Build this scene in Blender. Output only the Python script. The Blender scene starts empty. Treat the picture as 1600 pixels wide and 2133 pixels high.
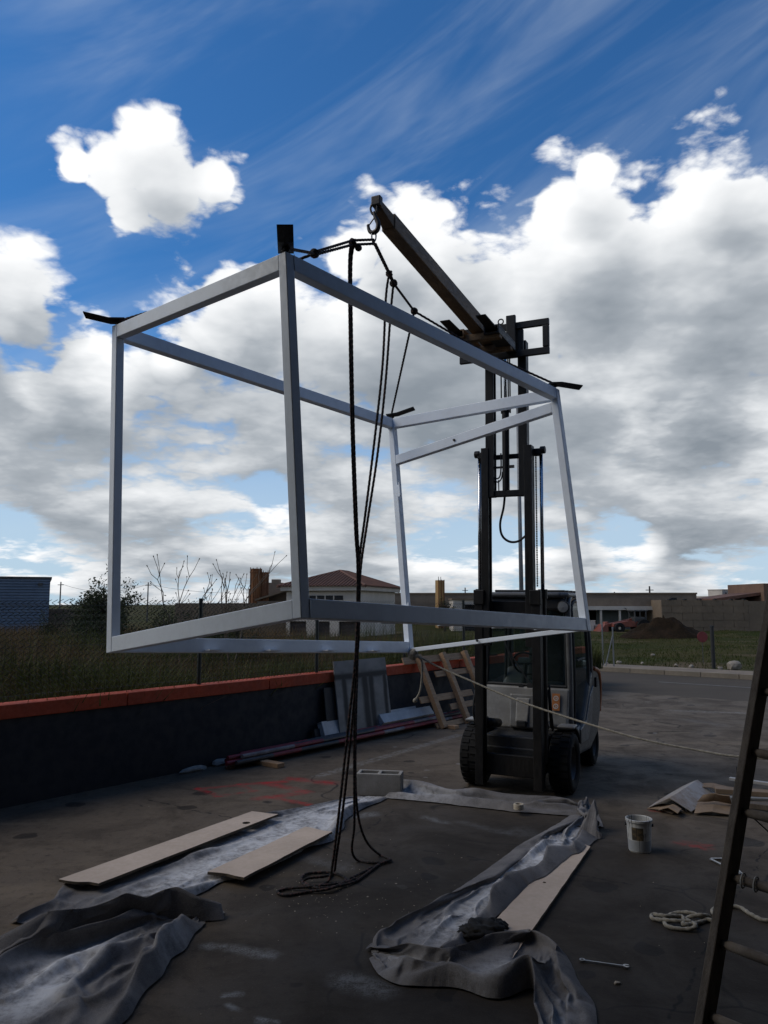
import bpy, bmesh, math, random
import numpy as np
from mathutils import Vector, Matrix, Euler
R = math.radians
scene = bpy.context.scene
col = scene.collection

# ------------------------------------------------------------------ camera
cam_data = bpy.data.cameras.new('camera')
cam = bpy.data.objects.new('camera', cam_data)
col.objects.link(cam)
cam.location = (0, 0, 2.0)
cam.rotation_euler = (R(90 + 6.825), 0, 0)
cam_data.sensor_fit = 'HORIZONTAL'
cam_data.sensor_width = 36
cam_data.lens = 36.0
cam_data.clip_start = 0.05
cam_data.clip_end = 3000
scene.camera = cam

# ------------------------------------------------------------------ exposure
scene.view_settings.view_transform = 'Standard'
scene.view_settings.look = 'None'
scene.view_settings.gamma = 1
scene.view_settings.use_curve_mapping = False
scene.view_settings.exposure = 0.12

# ------------------------------------------------------------------ sun and sky
SUN_EL, SUN_AZ = R(46), R(-90)           # azimuth from +Y, negative is to the left
sun_dir = Vector((math.sin(SUN_AZ) * math.cos(SUN_EL), math.cos(SUN_AZ) * math.cos(SUN_EL), math.sin(SUN_EL)))
sd = bpy.data.lights.new('sun', 'SUN')
sd.energy = 1.5
sd.angle = R(38)
sd.color = (1.0, 0.90, 0.74)
sun = bpy.data.objects.new('sun', sd)
col.objects.link(sun)
sun.rotation_euler = (-sun_dir).to_track_quat('-Z', 'Y').to_euler()

world = bpy.data.worlds.new('World')
scene.world = world
world.use_nodes = True


class NT:
    """small helper round a node tree"""
    def __init__(s, tree):
        s.t = tree; s.n = tree.nodes; s.l = tree.links
    def put(s, sock, v):
        if hasattr(v, 'links') or isinstance(v, bpy.types.NodeSocket):
            s.l.new(v, sock)
        elif v is not None:
            sock.default_value = v
    def math(s, op, a, b=None, c=None, clamp=False):
        n = s.n.new('ShaderNodeMath'); n.operation = op; n.use_clamp = clamp
        for i, v in enumerate((a, b, c)):
            if v is not None: s.put(n.inputs[i], v)
        return n.outputs[0]
    def vmath(s, op, a, b=None, scale=None):
        n = s.n.new('ShaderNodeVectorMath'); n.operation = op
        s.put(n.inputs[0], a)
        if b is not None: s.put(n.inputs[1], b)
        if scale is not None: s.put(n.inputs['Scale'], scale)
        return n.outputs['Value'] if op in ('DOT_PRODUCT', 'LENGTH', 'DISTANCE') else n.outputs[0]
    def noise(s, vec, scale, detail=4, rough=0.55, dist=0.0, dims='3D', kind='FBM', lac=2.0):
        n = s.n.new('ShaderNodeTexNoise'); n.noise_dimensions = dims; n.noise_type = kind
        if vec is not None: s.l.new(vec, n.inputs['Vector'])
        n.inputs['Scale'].default_value = scale; n.inputs['Detail'].default_value = detail
        n.inputs['Roughness'].default_value = rough; n.inputs['Distortion'].default_value = dist
        n.inputs['Lacunarity'].default_value = lac
        return n.outputs['Fac']
    def ramp(s, v, a, b, to0=0.0, to1=1.0, smooth=True):
        n = s.n.new('ShaderNodeMapRange'); n.interpolation_type = 'SMOOTHSTEP' if smooth else 'LINEAR'
        s.put(n.inputs[0], v)
        for i, q in zip((1, 2, 3, 4), (a, b, to0, to1)): s.put(n.inputs[i], q)
        return n.outputs[0]
    def mix(s, f, a, b, mode='MIX'):
        n = s.n.new('ShaderNodeMix'); n.data_type = 'RGBA'; n.blend_type = mode
        s.put(n.inputs[0], f)
        for i, v in ((6, a), (7, b)):
            if isinstance(v, tuple) and len(v) == 3: v = v + (1,)
            s.put(n.inputs[i], v)
        return n.outputs[2]
    def mapping(s, vec, loc=(0, 0, 0), rot=(0, 0, 0), sc=(1, 1, 1)):
        n = s.n.new('ShaderNodeMapping'); s.l.new(vec, n.inputs[0])
        n.inputs[1].default_value = loc; n.inputs[2].default_value = rot; n.inputs[3].default_value = sc
        return n.outputs[0]
    def sep(s, vec):
        n = s.n.new('ShaderNodeSeparateXYZ'); s.l.new(vec, n.inputs[0]); return n.outputs
    def comb(s, x, y, z):
        n = s.n.new('ShaderNodeCombineXYZ')
        for i, v in enumerate((x, y, z)): s.put(n.inputs[i], v)
        return n.outputs[0]


# directions (azimuth right of +Y, elevation, angular radius; degrees) of the heaps of cumulus that stand in the sky
HEAPS = [
    (-18.5, 31.3, 2.39),
    (-20.6, 29.0, 2.90),
    (-16.8, 28.8, 3.57),
    (-13.3, 29.5, 2.34),
    (-19.5, 27.1, 2.31),
    (-23.1, 29.0, 1.65),
    (-26.6, 19.6, 3.15),
    (16.3, 29.6, 2.04),
    (13.6, 27.5, 3.06),
    (15.3, 23.0, 8.74),
    (19.6, 21.6, 4.83),
    (25.5, 22.3, 4.93),
    (23.6, 26.5, 3.07),
    (27.0, 25.6, 3.33),
    (22.9, 19.9, 11.26),
    (-2.4, 25.0, 3.03),
    (2.6, 24.9, 3.39),
    (1.9, 20.1, 9.62),
    (9.6, 20.5, 6.91),
    (-10.3, 19.8, 6.02),
    (-11.8, 22.0, 3.22),
    (-21.4, 15.9, 3.88),
    (-25.3, 13.2, 4.16),
    (21.6, 12.9, 8.21),
    (26.2, 12.1, 5.88),
    (15.8, 15.0, 5.49),
]
BODIES = [
    (-18.4, 29.6, 4.55),
    (-13.8, 29.3, 2.67),
    (-26.6, 19.9, 3.81),
    (14.8, 28.6, 3.01),
    (15.4, 23.3, 6.98),
    (24.8, 26.3, 4.17),
    (23.0, 21.1, 8.80),
    (0.0, 24.4, 5.02),
    (3.0, 20.0, 8.87),
    (-10.6, 20.1, 5.82),
    (-23.5, 14.0, 4.91),
    (21.9, 13.2, 8.18),
]
GAPS = [
    (-21.0, 21.4, 4.11),
    (-21.9, 18.7, 3.12),
    (-25.5, 16.8, 2.04),
    (-16.9, 19.3, 1.78),
    (-14.0, 25.0, 3.81),
    (-7.5, 28.6, 3.77),
    (7.5, 27.7, 2.42),
    (17.4, 5.2, 2.25),
    (-8.6, 8.7, 1.54),
]


def noise_col(s, vec, scale):
    n = s.n.new('ShaderNodeTexNoise'); s.l.new(vec, n.inputs['Vector']); n.inputs['Scale'].default_value = scale
    n.inputs['Detail'].default_value = 1
    return s.vmath('SUBTRACT', n.outputs['Color'], (0.5, 0.5, 0.5))
NT.noise_col = noise_col


def cloud_density(t, d, heaps, fine):
    """signed cloud density for a direction; fine adds the billows"""
    z = t.sep(d)[2]
    zc = t.math('MAXIMUM', z, 0.0)
    # flatten towards the horizon, like a cloud layer seen in perspective
    q = t.vmath('SCALE', t.vmath('MULTIPLY', d, (1, 1, 2.1)), scale=t.math('DIVIDE', 1.0, t.math('ADD', zc, 0.26)))
    big = t.noise(t.mapping(q, loc=CLOUD_SEED), 1.75, 2, 0.5)
    mid = t.noise(q, 5.2, 9 if fine else 3, 0.60, 0.25 if fine else 0.0)
    tex = t.math('MULTIPLY', t.math('SUBTRACT', mid, 0.5), 2.6)
    if fine:
        w = t.vmath('ADD', q, t.vmath('SCALE', t.noise_col(q, 16.0), scale=0.07))
        for sc, am in ((7.5, 0.9), (19.0, 0.45), (47.0, 0.22)):
            vo = t.n.new('ShaderNodeTexVoronoi'); vo.feature = 'F1'
            t.l.new(w, vo.inputs['Vector']); vo.inputs['Scale'].default_value = sc
            tex = t.math('MULTIPLY_ADD', t.math('SUBTRACT', 0.48, vo.outputs['Distance']), am, tex)
    b = None
    for az, el, r in heaps:
        a, e = R(az), R(el)
        c = (math.sin(a) * math.cos(e), math.cos(a) * math.cos(e), math.sin(e))
        v = t.math('MULTIPLY_ADD', t.vmath('DISTANCE', d, c), -1.0 / R(r), 1.0)
        b = v if b is None else t.math('MAXIMUM', b, v)
    heapd = t.math('MULTIPLY_ADD', t.math('MAXIMUM', b, -1.5), 1.4, t.math('MULTIPLY_ADD', tex, 1.12 if fine else 0.55, -0.03))
    solid = t.math('MULTIPLY', t.math('MAXIMUM', t.math('SUBTRACT', b, 0.36), 0.0), 2.4)      # closed inside, ragged only at the rim
    cov = t.ramp(zc, 0.50, 0.35, -1.3, 0.52)
    layer = t.math('ADD', t.math('MULTIPLY_ADD', t.math('SUBTRACT', big, 0.47), 3.4, t.math('MULTIPLY', tex, 0.75 if fine else 0.35)), cov)
    g_ = None
    for az, el, r in GAPS:
        a, e = R(az), R(el)
        c = (math.sin(a) * math.cos(e), math.cos(a) * math.cos(e), math.sin(e))
        v = t.math('MULTIPLY_ADD', t.vmath('DISTANCE', d, c), -1.0 / R(r), 1.0)
        g_ = v if g_ is None else t.math('MAXIMUM', g_, v)
    layer = t.math('MULTIPLY_ADD', t.math('MAXIMUM', t.math('ADD', g_, 0.3), 0.0), -1.2, layer)
    den = t.math('MAXIMUM', heapd, layer)
    return (den, t.math('ADD', den, solid)) if fine else den


CLOUD_SEED = (3.7, 1.3, 0.4)


def build_world():
    t = NT(world.node_tree)
    t.n.clear()
    out = t.n.new('ShaderNodeOutputWorld'); bg = t.n.new('ShaderNodeBackground')
    bg.inputs['Strength'].default_value = 0.1
    t.l.new(bg.outputs[0], out.inputs[0])
    sky = t.n.new('ShaderNodeTexSky'); sky.sky_type = 'NISHITA'; sky.sun_disc = False
    sky.sun_elevation = SUN_EL; sky.sun_rotation = SUN_AZ
    sky.air_density = 1.0; sky.dust_density = 0.3; sky.ozone_density = 3.0; sky.altitude = 300
    tc = t.n.new('ShaderNodeTexCoord')
    d = t.vmath('NORMALIZE', tc.outputs['Generated'])
    z = t.sep(d)[2]
    L = Vector((-0.45, 0.0, 1.0)).normalized()
    d0, body = cloud_density(t, d, HEAPS, True)
    near = t.math('MULTIPLY_ADD', t.math('MAXIMUM', z, 0.0), 1.75, 0.22)       # heaps look smaller, so shade over a shorter reach, near the horizon
    s1 = cloud_density(t, t.vmath('ADD', d, t.vmath('SCALE', tuple(L * 0.045), scale=near)), BODIES, False)
    s2 = cloud_density(t, t.vmath('ADD', d, t.vmath('SCALE', tuple(L * 0.12), scale=near)), BODIES, False)
    alpha = t.ramp(body, 0.0, t.ramp(z, 0.20, 0.42, 0.70, 0.58))
    # light reaching the point: little cloud above it means a bright crown, much means a grey base
    sh = t.math('ADD', t.math('MULTIPLY', t.ramp(s1, -0.3, 1.6, smooth=False), 0.55), t.math('MULTIPLY', t.ramp(s2, -0.5, 1.5, smooth=False), 0.55))
    dark = t.math('MULTIPLY_ADD', t.ramp(d0, 0.2, 2.4, smooth=False), 0.20, sh)
    relief = t.math('MULTIPLY', t.math('SUBTRACT', d0, s1), t.ramp(z, 0.42, 0.18, 0.20, 0.30))
    lit = t.math('ADD', t.math('ADD', t.ramp(dark, 0.10, 1.06, 0.93, 0.0, smooth=False), relief), t.ramp(z, 0.32, 0.05, 0.0, 0.20))
    ramp = t.n.new('ShaderNodeValToRGB'); t.l.new(lit, ramp.inputs[0])
    cr = ramp.color_ramp
    cr.elements[0].position = 0.0; cr.elements[0].color = (0.235, 0.27, 0.31, 1)
    cr.elements[1].position = 1.0; cr.elements[1].color = (0.93, 0.94, 0.95, 1)
    e = cr.elements.new(0.35); e.color = (0.38, 0.415, 0.455, 1)
    e = cr.elements.new(0.68); e.color = (0.68, 0.705, 0.73, 1)
    cloud = t.vmath('SCALE', ramp.outputs[0], scale=10.0)
    # thin high cirrus combed across the blue
    s = t.mapping(t.mapping(d, rot=(0, R(27), 0)), sc=(1.1, 1.5, 6.5))
    ci = t.math('MULTIPLY', t.ramp(t.noise(s, 2.0, 5, 0.56, 0.5), 0.38, 0.84), t.ramp(t.noise(t.mapping(d, loc=(4.2, 0, 1)), 1.5, 2, 0.5), 0.30, 0.66))
    tint = t.vmath('MULTIPLY', sky.outputs[0], SKY_TINT)
    base = t.mix(t.math('MULTIPLY', ci, 0.40), tint, (6.2, 7.0, 7.8, 1))
    base = t.mix(t.ramp(z, 0.36, 0.04, 0.0, 0.85), base, (4.9, 6.1, 7.3, 1))
    t.l.new(t.mix(alpha, base, cloud), bg.inputs['Color'])


SKY_TINT = (0.33, 0.76, 1.10)
build_world()

# marks on the yard: (from, to, width)
CRACKS = [
    ((-2.475, 8.214, 0), (-1.242, 7.389, 0), 0.018), ((-1.242, 7.389, 0), (-0.151, 6.341, 0), 0.016), ((-0.414, 6.904, 0), (0.757, 6.341, 0), 0.014), ((0.757, 6.341, 0), (2.075, 5.631, 0), 0.014),
    ((1.951, 4.863, 0), (1.358, 3.949, 0), 0.014), ((1.951, 4.863, 0), (3.21, 6.705, 0), 0.012), ((0.651, 8.314, 0), (1.098, 9.084, 0), 0.02), ((3.306, 12.628, 0), (4.979, 12.396, 0), 0.03),
    ((2.901, 10.987, 0), (4.005, 9.73, 0), 0.02), ((0.093, 7.753, 0), (-0.251, 6.973, 0), 0.014),
]
CHALK = [((-0.769, 9.281, 0), (1.144, 12.129, 0), 0.10), ((5.444, 14.86, 0), (6.714, 14.476, 0), 0.16)]
RED_SPRAY = [
    ((-2.025, 8.648, 0), (-1.607, 8.872, 0), 0.075), ((-1.607, 8.872, 0), (-1.394, 8.562, 0), 0.075), ((-1.394, 8.562, 0), (-1.737, 8.354, 0), 0.075), ((-1.737, 8.354, 0), (-2.025, 8.648, 0), 0.075),
    ((-1.607, 8.872, 0), (-1.143, 9.012, 0), 0.10), ((-1.293, 8.918, 0), (-0.878, 8.562, 0), 0.13), ((-1.051, 9.157, 0), (-0.592, 8.918, 0), 0.15), ((-0.822, 8.52, 0), (-1.29, 8.234, 0), 0.12), ((-1.203, 8.314, 0), (-0.771, 8.005, 0), 0.08),
    ((2.459, 6.757, 0), (2.646, 6.604, 0), 0.085), ((2.548, 6.81, 0), (2.718, 6.68, 0), 0.07), ((2.6, 7.788, 0), (2.768, 7.736, 0), 0.07),
]
PALE_SPRAY = [
    ((-1.021, 4.811, 0), (-0.648, 4.686, 0), 0.085, 0.75), ((-0.206, 4.39, 0), (-0.025, 4.287, 0), 0.16, 0.55), ((-0.811, 4.198, 0), (-0.726, 4.207, 0), 0.045, 0.8), ((-0.761, 4.094, 0), (-0.732, 4.067, 0), 0.04, 0.75),
    ((-0.615, 3.979, 0), (-0.541, 3.949, 0), 0.045, 0.9), ((0.385, 7.533, 0), (0.555, 7.389, 0), 0.09, 0.6), ((0.71, 7.389, 0), (1.098, 7.044, 0), 0.10, 0.25), ((-0.365, 7.583, 0), (-0.115, 7.65, 0), 0.14, 0.7), ((-0.65, 6.398, 0), (-0.292, 6.12, 0), 0.14, 0.28),
    ((1.195, 7.116, 0), (1.324, 6.904, 0), 0.2, 0.22), ((5.327, 13.652, 0), (5.595, 13.12, 0), 0.25, 0.25),
]


world.cycles.sampling_method = 'MANUAL'
world.cycles.sample_map_resolution = 256

# ------------------------------------------------------------------ materials
MATS = {}


def bsdf(name):
    m = bpy.data.materials.new(name); m.use_nodes = True
    t = NT(m.node_tree); t.n.clear()
    out = t.n.new('ShaderNodeOutputMaterial'); p = t.n.new('ShaderNodeBsdfPrincipled')
    t.l.new(p.outputs[0], out.inputs[0])
    t.p = p; t.out = out; t.m = m
    tc = t.n.new('ShaderNodeTexCoord'); t.co = tc.outputs['Object']
    MATS[name] = m
    return t


def bump(t, h, strength=0.3, dist=0.01):
    b = t.n.new('ShaderNodeBump'); b.inputs['Strength'].default_value = strength
    b.inputs['Distance'].default_value = dist
    t.l.new(h, b.inputs['Height']); t.l.new(b.outputs[0], t.p.inputs['Normal'])


def pm(name, c1, c2=None, scale=4.0, rough=0.6, metal=0.0, bs=0.25, bscale=60.0, bd=0.004, stretch=(1, 1, 1), spec=0.5, contrast=(0.35, 0.65)):
    """painted / worn surface: two tones in blotches, fine grain and a slightly uneven gloss"""
    t = bsdf(name)
    c2 = c2 or tuple(c * 0.75 for c in c1)
    v = t.mapping(t.co, sc=stretch)
    n = t.noise(v, scale, 6, 0.6, 0.3)
    n2 = t.noise(v, scale * 9, 4, 0.6)
    f = t.ramp(t.math('MULTIPLY_ADD', n2, 0.25, t.math('MULTIPLY', n, 0.78)), contrast[0], contrast[1])
    t.l.new(t.mix(f, c1, c2), t.p.inputs['Base Color'])
    t.l.new(t.ramp(n2, 0.3, 0.7, max(rough - 0.1, 0.02), min(rough + 0.12, 1)), t.p.inputs['Roughness'])
    t.p.inputs['Metallic'].default_value = metal
    t.p.inputs['Specular IOR Level'].default_value = spec
    if bs: bump(t, t.noise(v, bscale, 3, 0.6), bs, bd)
    return t


pm('frame_white', (0.78, 0.84, 0.91), (0.68, 0.73, 0.79), 2.6, 0.40, bs=0.10, bscale=60, contrast=(0.42, 0.72))
pm('black_steel', (0.012, 0.012, 0.013), (0.022, 0.021, 0.02), 6, 0.5)
pm('mast_black', (0.0065, 0.0065, 0.007), (0.016, 0.014, 0.012), 5, 0.5, spec=0.3, stretch=(1, 1, 0.3))
t = pm('chrome', (0.55, 0.56, 0.58), (0.42, 0.43, 0.45), 9, 0.18, metal=1.0, bs=0.0)
pm('tyre', (0.009, 0.009, 0.0095), (0.018, 0.017, 0.016), 7, 0.9, spec=0.2, bs=0.5, bscale=40)
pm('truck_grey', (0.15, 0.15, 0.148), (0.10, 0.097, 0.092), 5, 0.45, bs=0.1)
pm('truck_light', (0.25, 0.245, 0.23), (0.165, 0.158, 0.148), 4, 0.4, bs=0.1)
pm('truck_dark', (0.028, 0.029, 0.030), (0.048, 0.046, 0.044), 4, 0.5)
pm('truck_roof', (0.10, 0.105, 0.11), (0.07, 0.07, 0.07), 4, 0.45)
pm('truck_orange', (0.42, 0.13, 0.035), (0.28, 0.09, 0.04), 6, 0.5)
pm('rubber', (0.014, 0.014, 0.015), (0.02, 0.02, 0.02), 9, 0.7)
pm('seat_black', (0.02, 0.02, 0.022), (0.03, 0.03, 0.03), 9, 0.8)
pm('sticker_orange', (0.55, 0.20, 0.05), (0.45, 0.16, 0.05), 12, 0.5, bs=0)
pm('sticker_ink', (0.75, 0.72, 0.68), (0.6, 0.58, 0.55), 12, 0.5, bs=0)
pm('lamp_lens', (0.30, 0.31, 0.32), (0.22, 0.23, 0.24), 20, 0.15, bs=0)
pm('boom_brown', (0.21, 0.125, 0.055), (0.10, 0.062, 0.032), 3, 0.65, stretch=(3, 0.6, 3), bs=0.4)
pm('hook_steel', (0.035, 0.032, 0.03), (0.07, 0.06, 0.05), 12, 0.5, metal=0.6)
pm('bright_steel', (0.42, 0.42, 0.42), (0.30, 0.29, 0.28), 12, 0.35, metal=0.9)
pm('navy_wall', (0.0075, 0.009, 0.0135), (0.013, 0.014, 0.019), 0.9, 0.75, bs=0.25, bscale=18, bd=0.006)
pm('cap_red', (0.46, 0.062, 0.016), (0.32, 0.050, 0.017), 2.5, 0.8, bs=0.4, bscale=35)
pm('fence_green', (0.010, 0.016, 0.012), (0.02, 0.025, 0.02), 6, 0.5)
pm('wire', (0.022, 0.022, 0.021), (0.05, 0.046, 0.04), 8, 0.5, metal=0.3)
pm('pale_wood', (0.42, 0.26, 0.14), (0.30, 0.17, 0.085), 5, 0.75, stretch=(1, 8, 8), bs=0.4, bscale=30)
pm('chipboard', (0.52, 0.415, 0.33), (0.44, 0.35, 0.275), 3, 0.8, bs=0.3, bscale=120)
pm('board_edge', (0.10, 0.075, 0.05), (0.05, 0.04, 0.03), 20, 0.9, bs=0.6, bscale=90)
pm('panel_grey', (0.27, 0.27, 0.265), (0.20, 0.20, 0.195), 3, 0.7)
pm('white_tray', (0.50, 0.50, 0.49), (0.38, 0.37, 0.36), 4, 0.55)
pm('dark_board', (0.020, 0.020, 0.021), (0.035, 0.033, 0.03), 4, 0.7)
pm('ladder_wood', (0.17, 0.138, 0.105), (0.10, 0.080, 0.062), 4, 0.85, stretch=(6, 6, 0.7), bs=0.6, bscale=40)
pm('rung_wood', (0.19, 0.155, 0.12), (0.12, 0.095, 0.073), 6, 0.85, bs=0.6, bscale=50)
pm('concrete_block', (0.30, 0.285, 0.26), (0.22, 0.205, 0.185), 7, 0.95, bs=0.7, bscale=110)
pm('cardboard', (0.27, 0.19, 0.125), (0.21, 0.15, 0.10), 4, 0.9, bs=0.2)
pm('cardboard_pale', (0.42, 0.40, 0.38), (0.26, 0.20, 0.15), 3, 0.8, bs=0.2)
pm('tape', (0.50, 0.44, 0.34), (0.42, 0.36, 0.28), 8, 0.6, bs=0)
pm('glove', (0.006, 0.006, 0.007), (0.011, 0.011, 0.012), 30, 0.95, bs=0.8, bscale=120)
pm('pale_rope', (0.34, 0.31, 0.25), (0.20, 0.18, 0.145), 40, 0.9, bs=0.8, bscale=140)
pm('cord_white', (0.45, 0.43, 0.38), None, 30, 0.9)
pm('brick', (0.20, 0.10, 0.06), (0.14, 0.08, 0.05), 9, 0.9, bs=0.5)
pm('stone', (0.30, 0.26, 0.21), (0.20, 0.17, 0.13), 5, 0.95, bs=0.8, bscale=20, bd=0.02)
pm('blue_cladding', (0.115, 0.165, 0.23), (0.09, 0.13, 0.19), 0.6, 0.5, bs=0)
pm('white_render', (0.48, 0.43, 0.37), (0.40, 0.355, 0.30), 0.7, 0.9, bs=0.2)
pm('roof_tile', (0.155, 0.070, 0.042), (0.10, 0.050, 0.034), 1.8, 0.9, bs=0.3)
pm('rust', (0.21, 0.085, 0.028), (0.10, 0.042, 0.022), 1.1, 0.9, stretch=(1, 1, 0.35), bs=0.5, bscale=6)
pm('silo_ochre', (0.36, 0.22, 0.075), (0.27, 0.16, 0.07), 0.7, 0.8, stretch=(1, 1, 0.3))
pm('beige_render', (0.19, 0.145, 0.105), (0.14, 0.108, 0.08), 0.6, 0.95, bs=0.2)
pm('block_wall', (0.185, 0.135, 0.088), (0.13, 0.096, 0.064), 0.5, 0.95, bs=0.3, bscale=8)
pm('brown_brick', (0.17, 0.10, 0.065), (0.13, 0.075, 0.05), 0.8, 0.95)
pm('dark_opening', (0.010, 0.010, 0.011), (0.014, 0.014, 0.014), 1, 0.8, bs=0)
pm('roller_door', (0.10, 0.125, 0.135), (0.085, 0.105, 0.115), 1, 0.6, bs=0)
pm('brown_shutter', (0.045, 0.030, 0.022), (0.03, 0.022, 0.018), 3, 0.7)
pm('machine_red', (0.21, 0.042, 0.02), (0.13, 0.035, 0.02), 2, 0.55)
pm('pole_grey', (0.20, 0.205, 0.21), (0.15, 0.155, 0.16), 3, 0.5, metal=0.3)
pm('pole_dark', (0.05, 0.05, 0.05), (0.07, 0.065, 0.06), 3, 0.7)
pm('post_black', (0.012, 0.012, 0.012), (0.02, 0.02, 0.02), 3, 0.7)
pm('red_plate', (0.22, 0.03, 0.028), (0.16, 0.028, 0.025), 3, 0.6)
pm('bark', (0.065, 0.050, 0.038), (0.04, 0.032, 0.025), 9, 0.95, bs=0.5)
pm('dry_stalk', (0.155, 0.115, 0.075), (0.10, 0.075, 0.05), 9, 0.95, bs=0)
pm('added_workshop_wall', (0.13, 0.125, 0.12), (0.10, 0.098, 0.095), 0.6, 0.9)
pm('pole_red', (0.25, 0.016, 0.024), (0.15, 0.014, 0.02), 6, 0.5)
pm('pole_white', (0.24, 0.22, 0.22), (0.14, 0.11, 0.11), 6, 0.5)
pm('pole_black', (0.02, 0.02, 0.022), (0.05, 0.045, 0.045), 6, 0.5)
pm('mound_earth', (0.032, 0.020, 0.012), (0.018, 0.013, 0.008), 1.5, 0.95, bs=1.0, bscale=6, bd=0.1, spec=0.05)


def leaf_mat(name, a, b, trans=0.25):
    t = bsdf(name)
    at = t.n.new('ShaderNodeAttribute'); at.attribute_name = 'tone'
    n = t.noise(t.co, 0.7, 4, 0.6)
    f = t.math('ADD', t.math('MULTIPLY', at.outputs['Fac'], 0.7), t.math('MULTIPLY', t.ramp(n, 0.35, 0.65), 0.3))
    c = t.mix(f, a, b)
    t.l.new(c, t.p.inputs['Base Color']); t.p.inputs['Roughness'].default_value = 0.7
    t.p.inputs['Specular IOR Level'].default_value = 0.2
    tr = t.n.new('ShaderNodeBsdfTranslucent'); t.l.new(c, tr.inputs[0])
    mx = t.n.new('ShaderNodeMixShader'); mx.inputs[0].default_value = trans
    t.l.new(t.p.outputs[0], mx.inputs[1]); t.l.new(tr.outputs[0], mx.inputs[2]); t.l.new(mx.outputs[0], t.out.inputs[0])


leaf_mat('weed_brown', (0.055, 0.038, 0.020), (0.21, 0.135, 0.064))
leaf_mat('weed_green', (0.032, 0.040, 0.012), (0.130, 0.138, 0.040))
leaf_mat('grass_green', (0.024, 0.034, 0.007), (0.070, 0.082, 0.016))
leaf_mat('leaf_olive', (0.022, 0.030, 0.014), (0.075, 0.085, 0.040))
leaf_mat('leaf_dark', (0.013, 0.020, 0.010), (0.045, 0.056, 0.026))

# glass of the truck's cab
t = bsdf('cab_glass')
t.p.inputs['Base Color'].default_value = (0.02, 0.03, 0.03, 1); t.p.inputs['Roughness'].default_value = 0.06
t.l.new(t.ramp(t.noise(t.co, 3, 4, 0.6), 0.3, 0.8, 0.04, 0.22), t.p.inputs['Roughness'])
tr = t.n.new('ShaderNodeBsdfTransparent'); tr.inputs[0].default_value = (0.62, 0.72, 0.70, 1)
mx = t.n.new('ShaderNodeMixShader'); mx.inputs[0].default_value = 0.30
t.l.new(tr.outputs[0], mx.inputs[1]); t.l.new(t.p.outputs[0], mx.inputs[2]); t.l.new(mx.outputs[0], t.out.inputs[0])

# black rope with reddish flecks, braided
t = bsdf('black_rope')
w = t.n.new('ShaderNodeTexVoronoi'); t.l.new(t.co, w.inputs['Vector']); w.inputs['Scale'].default_value = 55
t.l.new(t.mix(t.ramp(w.outputs['Distance'], 0.55, 0.75), (0.007, 0.006, 0.006), (0.075, 0.036, 0.030)), t.p.inputs['Base Color'])
t.p.inputs['Roughness'].default_value = 0.9
bump(t, w.outputs['Distance'], 0.6, 0.004)

# grey blanket fabric with overspray of pale paint (attribute 'paint' = where paint landed)
t = bsdf('blanket')
at = t.n.new('ShaderNodeAttribute'); at.attribute_name = 'paint'
n1 = t.noise(t.co, 5, 6, 0.65); n2 = t.noise(t.co, 160, 2, 0.5); n3 = t.noise(t.co, 28, 4, 0.6)
base = t.mix(t.ramp(n1, 0.3, 0.7), (0.095, 0.089, 0.089), (0.165, 0.155, 0.152))
base = t.mix(t.math('MULTIPLY', t.ramp(n2, 0.42, 0.62), 0.35), base, (0.20, 0.19, 0.185))
pf = t.math('MULTIPLY', at.outputs['Fac'], t.ramp(t.math('ADD', t.math('MULTIPLY', n1, 0.6), t.math('MULTIPLY', n3, 0.4)), 0.34, 0.60, 0.2, 1.0))
t.l.new(t.mix(pf, base, (0.56, 0.56, 0.57)), t.p.inputs['Base Color'])
t.p.inputs['Roughness'].default_value = 0.95; t.p.inputs['Specular IOR Level'].default_value = 0.2
wr = t.noise(t.vmath('ADD', t.co, t.vmath('SCALE', t.noise_col(t.co, 4.0), scale=0.12)), 9.0, 4, 0.5, 0.0, kind='RIDGED_MULTIFRACTAL')
bump(t, t.math('ADD', t.math('MULTIPLY', wr, 1.6), t.math('ADD', n2, t.math('MULTIPLY', n3, 0.6))), 0.6, 0.006)

# stacked panel with sprayed dark lines
t = bsdf('sprayed_panel')
xyz = t.sep(t.co)
n = t.noise(t.co, 5, 5, 0.6); nn = t.noise(t.co, 2.2, 3, 0.5)
base = t.mix(t.ramp(n, 0.3, 0.7), (0.24, 0.225, 0.205), (0.15, 0.142, 0.13))
x = t.math('MULTIPLY_ADD', t.math('SUBTRACT', nn, 0.5), 0.05, xyz[0]); zz = t.math('MULTIPLY_ADD', t.math('SUBTRACT', n, 0.5), 0.03, xyz[2])
def line(v, c, w): return t.ramp(t.math('ABSOLUTE', t.math('SUBTRACT', v, c)), w * 0.25, w, 1.0, 0.0)
msk = None
for c, w in ((-0.27, 0.05), (0.035, 0.075), (0.13, 0.06), (0.34, 0.045)):
    m_ = t.math('MULTIPLY', line(x, c, w), t.ramp(zz, 0.88, 0.80))
    msk = m_ if msk is None else t.math('MAXIMUM', msk, m_)
msk = t.math('MAXIMUM', msk, line(zz, 0.80, 0.06))
msk = t.math('MULTIPLY', msk, t.ramp(n, 0.2, 0.5, 0.8, 1.0))
t.l.new(t.mix(msk, base, (0.012, 0.012, 0.013)), t.p.inputs['Base Color']); t.p.inputs['Roughness'].default_value = 0.7

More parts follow.
